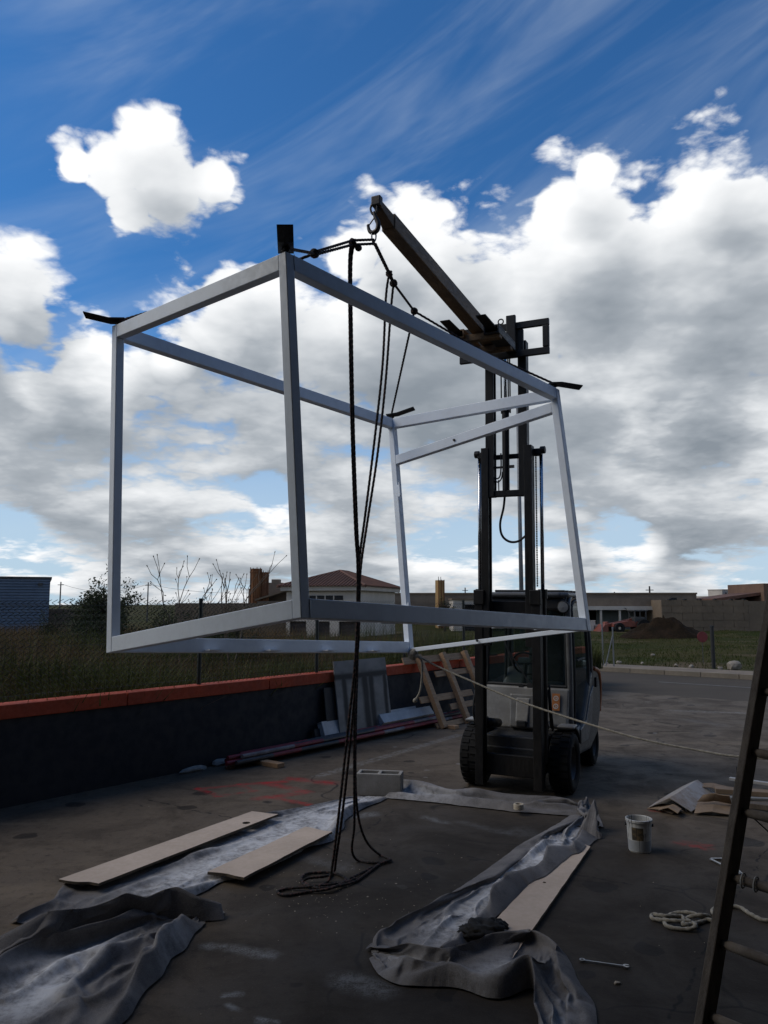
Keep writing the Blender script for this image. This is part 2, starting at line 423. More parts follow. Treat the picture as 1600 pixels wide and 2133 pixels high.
# paint bucket: white plastic with a printed brownish label and dark drips
t = bsdf('bucket_plastic')
xyz = t.sep(t.co)
ang = t.math('ARCTAN2', xyz[0], t.math('MULTIPLY', xyz[1], -1.0))
def band(v, a, b, e=0.01): return t.math('MULTIPLY', t.ramp(v, a - e, a + e), t.ramp(v, b + e, b - e))
n = t.noise(t.co, 14, 5, 0.6)
c = t.mix(t.ramp(n, 0.35, 0.7), (0.52, 0.52, 0.50), (0.38, 0.38, 0.37))
lab = t.math('MULTIPLY', band(ang, -0.75, 0.25, 0.02), band(xyz[2], 0.10, 0.20, 0.003))
c = t.mix(lab, c, t.mix(t.ramp(t.noise(t.co, 22, 4, 0.6), 0.4, 0.6), (0.14, 0.105, 0.06), (0.05, 0.045, 0.035)))
drip = t.math('MULTIPLY', t.ramp(t.noise(t.comb(t.math('MULTIPLY', ang, 5.0), 0.0, t.math('MULTIPLY', xyz[2], 3.0)), 1.6, 3, 0.5), 0.58, 0.63), t.ramp(xyz[2], 0.08, 0.16))
c = t.mix(drip, c, (0.02, 0.02, 0.022))
grey = t.math('MULTIPLY', band(xyz[2], 0.015, 0.095, 0.004), 0.8)
c = t.mix(grey, c, (0.27, 0.29, 0.31))
c = t.mix(t.math('MULTIPLY', band(ang, -0.12, -0.09, 0.01), band(xyz[2], 0.01, 0.12, 0.004)), c, (0.02, 0.02, 0.02))
t.l.new(c, t.p.inputs['Base Color']); t.p.inputs['Roughness'].default_value = 0.45


# ---------------------------------------------------------------- ground materials
def segdist(t, p, a, b):
    a = Vector((a[0], a[1], 0)); b = Vector((b[0], b[1], 0)); ba = b - a
    pa = t.vmath('SUBTRACT', p, tuple(a))
    h = t.math('MULTIPLY', t.vmath('DOT_PRODUCT', pa, tuple(ba)), 1.0 / ba.length_squared, clamp=True)
    return t.vmath('DISTANCE', pa, t.vmath('SCALE', tuple(ba), scale=h))


t = bsdf('yard_concrete')
p = t.co
wob = t.vmath('ADD', p, t.vmath('ADD', t.vmath('SCALE', t.noise_col(p, 2.3), scale=0.10), t.vmath('SCALE', t.noise_col(p, 11.0), scale=0.07)))
nA = t.noise(p, 0.35, 6, 0.62, 0.6); nB = t.noise(p, 1.7, 7, 0.65, 0.5); nC = t.noise(p, 14, 5, 0.65); nD = t.noise(p, 95, 3, 0.6)
nS = t.noise(t.mapping(p, rot=(0, 0, R(39)), sc=(0.25, 1.5, 1)), 1.1, 5, 0.6, 0.4)
c = t.mix(t.ramp(nA, 0.32, 0.68), (0.140, 0.108, 0.077), (0.092, 0.072, 0.053))
c = t.mix(t.math('MULTIPLY', t.ramp(nB, 0.42, 0.70), 0.75), c, (0.047, 0.038, 0.030))
c = t.mix(t.math('MULTIPLY', t.ramp(nS, 0.50, 0.74), 0.7), c, (0.170, 0.132, 0.092))
c = t.mix(t.math('MULTIPLY', t.ramp(nC, 0.50, 0.72), 0.5), c, (0.030, 0.0235, 0.018))
c = t.mix(t.math('MULTIPLY', t.ramp(nD, 0.58, 0.68), 0.55), c, (0.20, 0.175, 0.145))
# drips and oil spots with firm edges, hairline cracks
sv = t.n.new('ShaderNodeTexVoronoi'); t.l.new(t.vmath('ADD', p, t.vmath('SCALE', t.noise_col(p, 6.0), scale=0.12)), sv.inputs['Vector']); sv.inputs['Scale'].default_value = 2.6
spr = t.sep(sv.outputs['Color'])
spot = t.ramp(t.math('SUBTRACT', t.math('MULTIPLY', t.math('POWER', spr[0], 4.0), 0.34), sv.outputs['Distance']), -0.015, 0.02)
c = t.mix(t.math('MULTIPLY', spot, 0.7), c, (0.014, 0.012, 0.011))
spot2 = t.ramp(t.math('SUBTRACT', t.math('MULTIPLY', t.math('POWER', spr[1], 8.0), 0.16), sv.outputs['Distance']), -0.01, 0.01)
c = t.mix(t.math('MULTIPLY', spot2, 0.6), c, (0.24, 0.22, 0.20))
cv = t.n.new('ShaderNodeTexVoronoi'); cv.feature = 'DISTANCE_TO_EDGE'; t.l.new(t.vmath('ADD', p, t.vmath('SCALE', t.noise_col(p, 1.6), scale=0.5)), cv.inputs['Vector']); cv.inputs['Scale'].default_value = 0.42
crk = t.math('MULTIPLY', t.ramp(cv.outputs['Distance'], 0.0015, 0.006, 1.0, 0.0), t.ramp(t.noise(p, 0.8, 3, 0.5), 0.48, 0.58))
c = t.mix(t.math('MULTIPLY', crk, 0.75), c, (0.012, 0.011, 0.010))
# dirty work area between the blankets, with shade of the near yard painted in
wk_shade = t.ramp(t.vmath('DISTANCE', t.vmath('MULTIPLY', wob, (1, 0.55, 0)), (0.9, 4.7 * 0.55, 0)), 3.1, 1.1)
c = t.mix(t.math('MULTIPLY', wk_shade, 0.80), c, (0.0175, 0.0160, 0.0148))
# joints and cracks
for a, b, w in CRACKS:
    m_ = t.ramp(segdist(t, wob, a, b), w * 0.4, w, 1.0, 0.0)
    c = t.mix(t.math('MULTIPLY', m_, 0.8), c, (0.012, 0.012, 0.012))
# pale worn stripe
for a, b, w in CHALK:
    m_ = t.math('MULTIPLY', t.ramp(segdist(t, p, a, b), w * 0.5, w, 1.0, 0.0), t.ramp(nC, 0.38, 0.62))
    c = t.mix(t.math('MULTIPLY', m_, 0.5), c, (0.27, 0.26, 0.24))
# overspray: red outlines and pale blue-white clouds of paint
sp = t.ramp(t.math('ADD', t.math('MULTIPLY', nC, 0.5), t.math('MULTIPLY', nB, 0.5)), 0.36, 0.66)
for a, b, w in RED_SPRAY:
    m_ = t.math('MULTIPLY', t.ramp(segdist(t, wob, a, b), 0.0, w, 1.0, 0.0), sp)
    c = t.mix(t.math('MULTIPLY', m_, 0.88), c, (0.36, 0.030, 0.032))
for a, b, w, f in PALE_SPRAY:
    m_ = t.math('MULTIPLY', t.ramp(segdist(t, wob, a, b), 0.0, w, 1.0, 0.0), t.ramp(t.math('MULTIPLY_ADD', nD, 0.4, t.math('MULTIPLY', nC, 0.6)), 0.38, 0.60, 0.08, 1.0))
    c = t.mix(t.math('MULTIPLY', m_, f), c, (0.20, 0.205, 0.21))
t.l.new(c, t.p.inputs['Base Color'])
t.l.new(t.ramp(nB, 0.3, 0.7, 0.62, 0.9), t.p.inputs['Roughness']); t.p.inputs['Specular IOR Level'].default_value = 0.12
bump(t, t.math('ADD', t.math('MULTIPLY', nC, 0.8), t.math('MULTIPLY', nD, 0.5)), 0.45, 0.006)

t = bsdf('road_asphalt')
p = t.co
nA = t.noise(p, 0.5, 5, 0.6); nD = t.noise(p, 90, 2, 0.5)
nS = t.noise(t.mapping(p, rot=(0, 0, R(39)), sc=(0.15, 1.6, 1)), 0.9, 4, 0.6)
c = t.mix(t.ramp(nA, 0.3, 0.7), (0.083, 0.068, 0.052), (0.066, 0.054, 0.042))
c = t.mix(t.math('MULTIPLY', t.ramp(nS, 0.5, 0.7), 0.4), c, (0.105, 0.083, 0.060))
c = t.mix(t.math('MULTIPLY', t.ramp(nD, 0.55, 0.7), 0.4), c, (0.14, 0.125, 0.105))
t.l.new(c, t.p.inputs['Base Color']); t.p.inputs['Roughness'].default_value = 0.9; t.p.inputs['Specular IOR Level'].default_value = 0.12; bump(t, nD, 0.3, 0.004)

pm('pavement', (0.22, 0.168, 0.112), (0.16, 0.122, 0.086), 1.4, 0.9, bs=0.4, bscale=30)
pm('kerb', (0.22, 0.18, 0.13), (0.17, 0.14, 0.10), 2, 0.9, bs=0.4)
pm('line_paint', (0.20, 0.195, 0.18), (0.12, 0.118, 0.112), 5, 0.8, contrast=(0.3, 0.6))

t = bsdf('field_earth')
p = t.co
nA = t.noise(p, 0.16, 6, 0.62, 0.8); nB = t.noise(p, 1.3, 6, 0.65); nC = t.noise(t.mapping(p, rot=(0, 0, R(39)), sc=(0.4, 1.4, 1)), 0.32, 5, 0.6, 0.4)
c = t.mix(t.ramp(nA, 0.35, 0.62), (0.030, 0.036, 0.008), (0.056, 0.047, 0.016))
c = t.mix(t.ramp(nC, 0.55, 0.68), c, (0.120, 0.088, 0.055))
c = t.mix(t.math('MULTIPLY', t.ramp(nB, 0.5, 0.72), 0.5), c, (0.022, 0.024, 0.014))
t.l.new(c, t.p.inputs['Base Color']); t.p.inputs['Roughness'].default_value = 0.95; t.p.inputs['Specular IOR Level'].default_value = 0.05; bump(t, nB, 0.8, 0.06)

M = MATS

# ------------------------------------------------------------------ mesh helpers
class MB:
    def __init__(s): s.v = []; s.f = []
    def add(s, vs, fs):
        o = len(s.v); s.v += [tuple(v) for v in vs]; s.f += [tuple(i + o for i in f) for f in fs]; return s
    def hexa(s, b, t):
        """b, t: four bottom and four top corners, same order (counter-clockwise from above)"""
        return s.add(list(b) + list(t), [(3, 2, 1, 0), (4, 5, 6, 7), (0, 1, 5, 4), (1, 2, 6, 5), (2, 3, 7, 6), (3, 0, 4, 7)])
    def box(s, c, d, mat=None):
        x, y, z = d[0] / 2, d[1] / 2, d[2] / 2
        P = [Vector(q) for q in ((-x, -y, -z), (x, -y, -z), (x, y, -z), (-x, y, -z), (-x, -y, z), (x, -y, z), (x, y, z), (-x, y, z))]
        if mat is not None: P = [mat @ q for q in P]
        P = [q + Vector(c) for q in P]
        return s.hexa(P[:4], P[4:])
    def beam(s, a, b, w, h, up=(0, 0, 1)):
        a, b = Vector(a), Vector(b); d = (b - a).normalized(); u = Vector(up)
        sd_ = d.cross(u).normalized(); u = sd_.cross(d).normalized()
        q = lambda p, i, j: p + sd_ * (w / 2 * i) + u * (h / 2 * j)
        return s.hexa([q(a, 1, -1), q(b, 1, -1), q(b, -1, -1), q(a, -1, -1)][::-1], [q(a, 1, 1), q(b, 1, 1), q(b, -1, 1), q(a, -1, 1)][::-1])
    def tube(s, pts, r, n=8, caps=True, closed=False):
        P = [Vector(p) for p in pts]; m = len(P)
        rs = r if isinstance(r, (list, tuple)) else [r] * m
        o = len(s.v); prev = None
        for i, p in enumerate(P):
            d = (P[(i + 1) % m] - P[i - 1]) if closed else (P[min(i + 1, m - 1)] - P[max(i - 1, 0)])
            if d.length < 1e-9: d = Vector((0, 0, 1))
            d.normalize()
            if prev is None: u = d.orthogonal().normalized()
            else:
                u = prev - d * prev.dot(d)
                u = u.normalized() if u.length > 1e-6 else d.orthogonal().normalized()
            prev = u; w = d.cross(u)
            for k in range(n):
                a = 2 * math.pi * k / n
                s.v.append(tuple(p + (u * math.cos(a) + w * math.sin(a)) * rs[i]))
        for i in range(m if closed else m - 1):
            j = (i + 1) % m
            for k in range(n):
                l = (k + 1) % n
                s.f.append((o + i * n + k, o + i * n + l, o + j * n + l, o + j * n + k))
        if caps and not closed:
            s.f.append(tuple(o + k for k in range(n))[::-1]); s.f.append(tuple(o + (m - 1) * n + k for k in range(n)))
        return s
    def rope(s, pts, r, pitch=0.05, n=12, depth=0.2):
        """laid rope: three lobes that twist along the line"""
        P = [Vector(p) for p in pts]; d = [0.0]
        for a, b in zip(P[:-1], P[1:]): d.append(d[-1] + (b - a).length)
        m = max(3, int(d[-1] / (pitch / 7.0))); Q = []; j = 0
        for i in range(m + 1):
            x = d[-1] * i / m
            while j < len(d) - 2 and d[j + 1] < x: j += 1
            Q.append(P[j].lerp(P[j + 1], (x - d[j]) / max(d[j + 1] - d[j], 1e-9)))
        o = len(s.v); prev = None
        for i, p in enumerate(Q):
            t_ = (Q[min(i + 1, m)] - Q[max(i - 1, 0)]).normalized()
            u = t_.orthogonal().normalized() if prev is None else (prev - t_ * prev.dot(t_)).normalized()
            prev = u; w = t_.cross(u); ph = 2 * math.pi * (d[-1] * i / m) / (pitch * 3)
            for k in range(n):
                a = 2 * math.pi * k / n; rr_ = r * (1 - depth + depth * abs(math.cos(1.5 * (a - ph))) * 1.5)
                s.v.append(tuple(p + (u * math.cos(a) + w * math.sin(a)) * rr_))
        for i in range(m):
            for k in range(n):
                l = (k + 1) % n; s.f.append((o + i * n + k, o + i * n + l, o + (i + 1) * n + l, o + (i + 1) * n + k))
        s.f.append(tuple(o + k for k in range(n))[::-1]); s.f.append(tuple(o + m * n + k for k in range(n)))
        return s
    def lathe(s, prof, n=24, c=(0, 0, 0), axis='Z', close=False):
        o = len(s.v); c = Vector(c)
        for r, h in prof:
            for k in range(n):
                a = 2 * math.pi * k / n; x, y = r * math.cos(a), r * math.sin(a)
                q = Vector((x, y, h)) if axis == 'Z' else (Vector((h, x, y)) if axis == 'X' else Vector((y, h, x)))
                s.v.append(tuple(q + c))
        m = len(prof)
        for i in range(m if close else m - 1):
            j = (i + 1) % m
            for k in range(n):
                l = (k + 1) % n
                s.f.append((o + i * n + k, o + i * n + l, o + j * n + l, o + j * n + k))
        return s
    def prism(s, poly, a, b, axis='Z'):
        """poly in the plane across axis; extruded from a to b along axis"""
        n = len(poly)
        mk = {'Z': lambda p, h: (p[0], p[1], h), 'X': lambda p, h: (h, p[0], p[1]), 'Y': lambda p, h: (p[0], h, p[1])}[axis]
        vs = [mk(p, a) for p in poly] + [mk(p, b) for p in poly]
        fs = [tuple(range(n))[::-1], tuple(range(n, 2 * n))] + [(i, (i + 1) % n, n + (i + 1) % n, n + i) for i in range(n)]
        return s.add(vs, fs)
    def build(s, name, mat, parent=None, smooth=False, bevel=0.0, kind=None, fix=True, loc=None, rot=None, seg=2):
        me = bpy.data.meshes.new(name); me.from_pydata(s.v, [], s.f)
        if fix:
            bm = bmesh.new(); bm.from_mesh(me); bmesh.ops.recalc_face_normals(bm, faces=bm.faces); bm.to_mesh(me); bm.free()
        me.materials.append(M[mat])
        o = bpy.data.objects.new(name, me); col.objects.link(o)
        if smooth:
            me.shade_smooth()
        if bevel:
            b = o.modifiers.new('bevel', 'BEVEL'); b.width = bevel; b.segments = seg; b.limit_method = 'ANGLE'; b.angle_limit = R(40)
        if parent: o.parent = parent
        if kind: o['kind'] = kind
        if loc: o.location = loc
        if rot: o.rotation_euler = rot
        return o


def tag(o, label, cat, group=None):
    o['label'] = label; o['category'] = cat
    if group: o['group'] = group
    return o


def thing(name, label, cat, loc=(0, 0, 0), rz=0.0, group=None):
    o = bpy.data.objects.new(name, None); col.objects.link(o); o.empty_display_size = 0.2
    o.location = loc; o.rotation_euler = (0, 0, rz)
    return tag(o, label, cat, group)


def struct(o): o['kind'] = 'structure'; return o


def copy_tree(o, parent=None):
    c = o.copy(); col.objects.link(c)
    if parent: c.parent = parent
    for ch in list(o.children): copy_tree(ch, c)
    return c


def spline(pts, n=10, closed=False):
    """Catmull-Rom through the points"""
    P = [Vector(p) for p in pts]; m = len(P); out = []
    for i in range(m if closed else m - 1):
        p0, p1, p2, p3 = (P[(i - 1) % m], P[i], P[(i + 1) % m], P[(i + 2) % m]) if closed else (P[max(i - 1, 0)], P[i], P[i + 1], P[min(i + 2, m - 1)])
        for k in range(n):
            u = k / n
            out.append(0.5 * ((2 * p1) + (p2 - p0) * u + (2 * p0 - 5 * p1 + 4 * p2 - p3) * u * u + (3 * p1 - p0 - 3 * p2 + p3) * u ** 3))
    if not closed: out.append(P[-1])
    return out


def raw_mesh(name, verts, faces, mat, tone=None, attr='tone', smooth=False):
    """numpy arrays of triangles or quads to a mesh object"""
    me = bpy.data.meshes.new(name)
    k = faces.shape[1]
    me.vertices.add(len(verts)); me.vertices.foreach_set('co', verts.astype(np.float32).ravel())
    me.loops.add(faces.size); me.loops.foreach_set('vertex_index', faces.astype(np.int32).ravel())
    me.polygons.add(len(faces)); me.polygons.foreach_set('loop_start', np.arange(len(faces), dtype=np.int32) * k)
    me.update(calc_edges=True); me.validate()
    if tone is not None:
        a = me.attributes.new(attr, 'FLOAT', 'POINT'); a.data.foreach_set('value', tone.astype(np.float32))
    if smooth: me.shade_smooth()
    me.materials.append(M[mat])
    o = bpy.data.objects.new(name, me); col.objects.link(o)
    return o


def vnoise(x, y, seed=0):
    """smooth value noise on arrays"""
    xi = np.floor(x).astype(int); yi = np.floor(y).astype(int); fx = x - xi; fy = y - yi
    fx = fx * fx * (3 - 2 * fx); fy = fy * fy * (3 - 2 * fy)
    def h(a, b):
        v = np.sin(a * 127.1 + b * 311.7 + seed * 74.7) * 43758.5453
        return v - np.floor(v)
    return (h(xi, yi) * (1 - fx) + h(xi + 1, yi) * fx) * (1 - fy) + (h(xi, yi + 1) * (1 - fx) + h(xi + 1, yi + 1) * fx) * fy

# =================================================================== SETTING
rng = np.random.default_rng(7); random.seed(7)
WD = Vector((0.632, 0.775, 0)).normalized()          # along the boundary wall, away from the camera
WN = Vector((-WD.y, WD.x, 0))                        # out of the yard, to the left
W0 = Vector((-3.774, 7.841, 0))                      # a point on the foot of the wall


def wl(s, p, z=0.0):
    q = W0 + WD * s + WN * p; return Vector((q.x, q.y, z))


def sheet(name, pts, mat):
    m = MB(); m.add(pts, [tuple(range(len(pts)))]); o = m.build(name, mat, fix=False)
    return struct(o)


N0, N1, N2 = 17.35, 22.3, 23.75                      # road edges and pavement edge, measured along the wall direction
wo = W0.dot(WD)
sheet('ground', [(-1500, -300, -0.25), (1500, -300, -0.25), (1500, 1800, -0.25), (-1500, 1800, -0.25)], 'field_earth')
# concrete yard up to the road
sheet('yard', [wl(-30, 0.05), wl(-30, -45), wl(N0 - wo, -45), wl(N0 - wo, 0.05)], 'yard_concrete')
sheet('road', [wl(N0 - wo, 60, -0.004), wl(N0 - wo, -70, -0.004), wl(N1 - wo, -70, -0.004), wl(N1 - wo, 60, -0.004)], 'road_asphalt')
ln = MB()
for k in range(14):
    a = -60 + k * 7.0
    ln.add([wl(20.1 - wo, a, 0.002), wl(20.1 - wo, a + 3.4, 0.002), wl(20.2 - wo, a + 3.4, 0.002), wl(20.2 - wo, a, 0.002)], [(0, 1, 2, 3)])
struct(ln.build('road_marking', 'line_paint', fix=False))
pv = MB(); pv.hexa([wl(N1 - wo + 0.12, 60, -0.2), wl(N1 - wo + 0.12, -70, -0.2), wl(N2 - wo, -70, -0.2), wl(N2 - wo, 60, -0.2)],
                   [wl(N1 - wo + 0.12, 60, 0.11), wl(N1 - wo + 0.12, -70, 0.11), wl(N2 - wo, -70, 0.11), wl(N2 - wo, 60, 0.11)])
pav = struct(pv.build('pavement', 'pavement'))
kb0 = None
for k in range(40):                                   # kerb stones, one metre each
    a = -26 + k * 1.0
    if kb0 is None:
        m = MB(); m.hexa([(0, 0, -0.2), (0.988, 0, -0.2), (0.988, 0.118, -0.2), (0, 0.118, -0.2)], [(0, 0.012, 0.125), (0.988, 0.012, 0.125), (0.988, 0.118, 0.125), (0, 0.118, 0.125)])
        kb0 = m.build('kerb_stone', 'kerb', pav, bevel=0.01); kb = kb0
    else:
        kb = kb0.copy(); col.objects.link(kb)
    q = wl(N1 - wo, a); kb.location = (q.x, q.y, random.uniform(-0.006, 0.004)); kb.rotation_euler = (0, 0, math.atan2(WN.y, WN.x) + math.pi + math.pi)
    kb.rotation_euler = (0, 0, math.atan2(-WN.y, -WN.x)); kb.location = (q.x, q.y, 0)


def terrain(name, s0, s1, p0, p1, ns, npp, fz, mat):
    S, Pp = np.meshgrid(np.linspace(s0, s1, ns), np.linspace(p0, p1, npp), indexing='ij')
    X = W0.x + WD.x * S + WN.x * Pp; Y = W0.y + WD.y * S + WN.y * Pp
    V = np.stack([X, Y, fz(X, Y, S, Pp)], -1).reshape(-1, 3)
    i = np.arange(ns * npp).reshape(ns, npp)
    F = np.stack([i[:-1, :-1], i[1:, :-1], i[1:, 1:], i[:-1, 1:]], -1).reshape(-1, 4)[:, ::-1]
    return struct(raw_mesh(name, V, F, mat, smooth=True))


fz = lambda X, Y, S, Pp: 0.06 + 0.18 * (vnoise(X * 0.5, Y * 0.5, 1) - 0.5) + 0.35 * (vnoise(X * 0.13, Y * 0.13, 2) - 0.5) * np.clip((S - 14) / 10, 0, 1)
terrain('field', N2 - wo, N2 - wo + 90, -75, 60, 140, 180, fz, 'field_earth')
lz = lambda X, Y, S, Pp: 0.45 + 0.25 * (vnoise(X * 0.4, Y * 0.4, 3) - 0.5)
terrain('lot_ground', -12, N0 - wo - 0.3, 0.16, 50, 60, 90, lz, 'field_earth')

# ------------------------------------------------------------------ boundary wall with its red coping, and the chain-link fence on it
WALL_END = 9.4 + 4.2
wall = thing('boundary_wall', 'low navy blue wall with a red coping along the left of the yard', 'wall')
m = MB(); m.hexa([wl(-14, 0.0, -0.1), wl(WALL_END, 0.0, -0.1), wl(WALL_END, 0.16, -0.1), wl(-14, 0.16, -0.1)],
                 [wl(-14, 0.0, 0.86), wl(WALL_END, 0.0, 0.86), wl(WALL_END, 0.16, 0.86), wl(-14, 0.16, 0.86)])
m.build('wall_body', 'navy_wall', wall)
a = -14.0; lens = [2.8, 3.1, 2.6, 2.9, 2.5, 1.45, 2.15, 2.2, 2.4, 1.7, 1.9, 2.2, 2.2]; k = 0
while a < WALL_END - 0.05:
    b = min(a + lens[k % len(lens)], WALL_END); e = 0.006; dz = random.uniform(-0.006, 0.006); z0, z1 = 0.861, 1.0 + dz
    m = MB(); m.hexa([wl(a + e, -0.028, z0), wl(b - e, -0.028, z0), wl(b - e, 0.19, z0), wl(a + e, 0.19, z0)], [wl(a + e, -0.024, z1), wl(b - e, -0.024, z1), wl(b - e, 0.185, z1 + 0.004), wl(a + e, 0.185, z1 + 0.004)])
    m.build('coping', 'cap_red', wall, bevel=0.008); a = b; k += 1

fence = thing('chain_link_fence', 'dark chain link fence on thin posts standing on the red coping', 'fence')
FZ0, FZ1 = 1.0, 2.03
post0 = None
for s in (-4.2, -1.0, 2.421, 4.525, 6.622, 8.422, 10.21, 11.878):
    if post0 is None:
        m = MB(); m.tube([(0, 0, 0.98), (0, 0, 2.07)], 0.026, 10); post0 = m.build('post', 'fence_green', fence, smooth=False); po = post0
    else:
        po = post0.copy(); col.objects.link(po)
    q = wl(s, 0.09); po.location = (q.x, q.y, 0)
m = MB()
for z in (1.06, 1.55, 1.99):
    m.tube([wl(s, 0.09 + random.uniform(-.01, .01), z + random.uniform(-.012, .012)) for s in np.arange(-6, WALL_END, 0.9)], 0.0022, 4)
m.build('tension_wire', 'wire', fence)
# woven zig-zag wires
pitch = 0.066; nz = int((FZ1 - FZ0) / (pitch * 0.5)); V = []; F = []
ss = np.arange(-6.0, WALL_END, pitch)
zz = FZ0 + 0.01 + np.arange(nz + 1) * pitch * 0.5
for i, s in enumerate(ss):
    sag = 0.02 * math.sin(s * 1.3) + random.uniform(-0.004, 0.004)
    off = np.where(np.arange(nz + 1) % 2 == 0, 0.0, 1.0) * pitch * (1 if i % 1 == 0 else -1)
    side = np.where(np.arange(nz + 1) % 2 == 0, -0.003, 0.003)
    cs = s + off; hz = zz + (sag if True else 0)
    r = 0.0038
    base = len(V)
    for k in range(nz + 1):
        for (da, dz) in ((r, 0), (-r * 0.5, r * 0.87), (-r * 0.5, -r * 0.87)):
            q = wl(cs[k] + da, 0.09 + side[k], hz[k] + dz); V.append((q.x, q.y, q.z))
    for k in range(nz):
        for j in range(3):
            l = (j + 1) % 3
            F.append((base + k * 3 + j, base + k * 3 + l, base + k * 3 + 3 + l, base + k * 3 + 3 + j))
mesh = raw_mesh('wire_mesh', np.array(V), np.array(F), 'wire'); mesh.parent = fence; mesh['kind'] = 'stuff'

# ------------------------------------------------------------------ vegetation
def blades(name, X, Y, Z, Ht, wid, mat, tone, lean=0.35, bend=0.5):
    n = len(X); az = rng.uniform(0, 2 * np.pi, n); ln_ = rng.normal(0, lean, n)
    dx, dy = np.cos(az), np.sin(az); px, py = -dy, dx
    b1 = Ht * 0.5; off1 = ln_ * Ht * 0.35; off2 = ln_ * Ht * (0.7 + bend * 0.5)
    w = wid / 2
    V = np.empty((n, 5, 3))
    V[:, 0] = np.stack([X - px * w, Y - py * w, Z - 0.05], -1); V[:, 1] = np.stack([X + px * w, Y + py * w, Z - 0.05], -1)
    V[:, 2] = np.stack([X + dx * off1 + px * w * .8, Y + dy * off1 + py * w * .8, Z + b1], -1); V[:, 3] = np.stack([X + dx * off1 - px * w * .8, Y + dy * off1 - py * w * .8, Z + b1], -1)
    V[:, 4] = np.stack([X + dx * off2, Y + dy * off2, Z + Ht * (1 - 0.12 * np.abs(ln_))], -1)
    i = np.arange(n)[:, None] * 5
    F = np.concatenate([i + np.array([0, 1, 2]), i + np.array([0, 2, 3]), i + np.array([3, 2, 4])])
    o = raw_mesh(name, V.reshape(-1, 3), F, mat, np.repeat(tone, 5)); o['kind'] = 'stuff'
    return o


def lot_points(n, p1, power=1.6):
    s = rng.uniform(-6, 15, n); p = 0.3 + (p1 - 0.3) * rng.uniform(0, 1, n) ** power
    s = s + p * 0.25 * rng.uniform(-1, 1, n)
    return W0.x + WD.x * s + WN.x * p, W0.y + WD.y * s + WN.y * p, s, p


X, Y, s, p = lot_points(60000, 26); cl = vnoise(X * 0.7, Y * 0.7, 5)
Ht = (0.35 + 0.75 * cl + 0.35 * rng.uniform(0, 1, len(X))) * np.clip(0.45 + p / 5, 0.5, 1.0) * np.where(s > 4.5, 0.66, 1.0)
o = blades('dry_weeds', X, Y, lz(X, Y, s, p), Ht, 0.007 + 0.010 * rng.uniform(0, 1, len(X)) + 0.0006 * p, 'weed_brown', rng.uniform(0, 1, len(X)) ** 1.8)
tag(o, 'brown dry weeds and twigs filling the lot behind the fence', 'weeds')
X, Y, s, p = lot_points(52000, 10, 1.8); cl = vnoise(X * 0.6, Y * 0.6, 8)
Ht = (0.2 + 0.75 * cl * cl + 0.3 * rng.uniform(0, 1, len(X)))
keep = cl + 0.25 * (s / 15) > 0.32
o = blades('green_weeds', X[keep], Y[keep], lz(X, Y, s, p)[keep], Ht[keep], (0.012 + 0.014 * rng.uniform(0, 1, len(X)))[keep], 'weed_green', (rng.uniform(0, 1, len(X)) ** 1.6)[keep], lean=0.5)
tag(o, 'dark green weeds growing close behind the red topped wall', 'weeds')
# pale arching dry stalks among the weeds
X, Y, s, p = lot_points(500, 6); Ht = rng.uniform(0.5, 1.1, 500)
o = blades('pale_stalks', X, Y, lz(X, Y, s, p), Ht, np.full(500, 0.010), 'weed_brown', np.full(500, 1.6), lean=0.7)
tag(o, 'pale straw coloured stalks scattered among the weeds', 'weeds')
# short field grass
n = 90000
s_ = N2 - wo + 0.2 + 34 * rng.uniform(0, 1, n) ** 1.5; p_ = rng.uniform(-46, 12, n)
X = W0.x + WD.x * s_ + WN.x * p_; Y = W0.y + WD.y * s_ + WN.y * p_
g = vnoise(X * 0.28, Y * 0.28, 11) + 0.4 * vnoise(X * 1.1, Y * 1.1, 12)
k_ = (g > 0.55) & (X > -2)
o = blades('field_grass', X[k_], Y[k_], fz(X, Y, s_, p_)[k_], (0.03 + 0.09 * rng.uniform(0, 1, n) * g)[k_], (0.012 + 0.018 * rng.uniform(0, 1, n))[k_], 'grass_green', rng.uniform(0, 1, n)[k_], lean=0.6)
tag(o, 'short green grass patches on the field across the road', 'grass')


def leaf_cloud(m_pts, n, size, spread):
    """n leaf quads scattered about the given points"""
    P = np.array(m_pts); idx = rng.integers(0, len(P), n)
    C = P[idx] + rng.normal(0, spread, (n, 3))
    a = rng.normal(0, 1, (n, 3)); a /= np.linalg.norm(a, axis=1)[:, None]
    b = np.cross(a, rng.normal(0, 1, (n, 3))); b /= np.linalg.norm(b, axis=1)[:, None]
    L_ = size * rng.uniform(0.6, 1.4, n)[:, None]; W_ = L_ * 0.42
    V = np.stack([C - a * L_ / 2, C + b * W_ / 2, C + a * L_ / 2, C - b * W_ / 2], 1).reshape(-1, 3)
    F = (np.arange(n)[:, None] * 4 + np.arange(4))
    return V, F, np.repeat(rng.uniform(0, 1, n), 4)


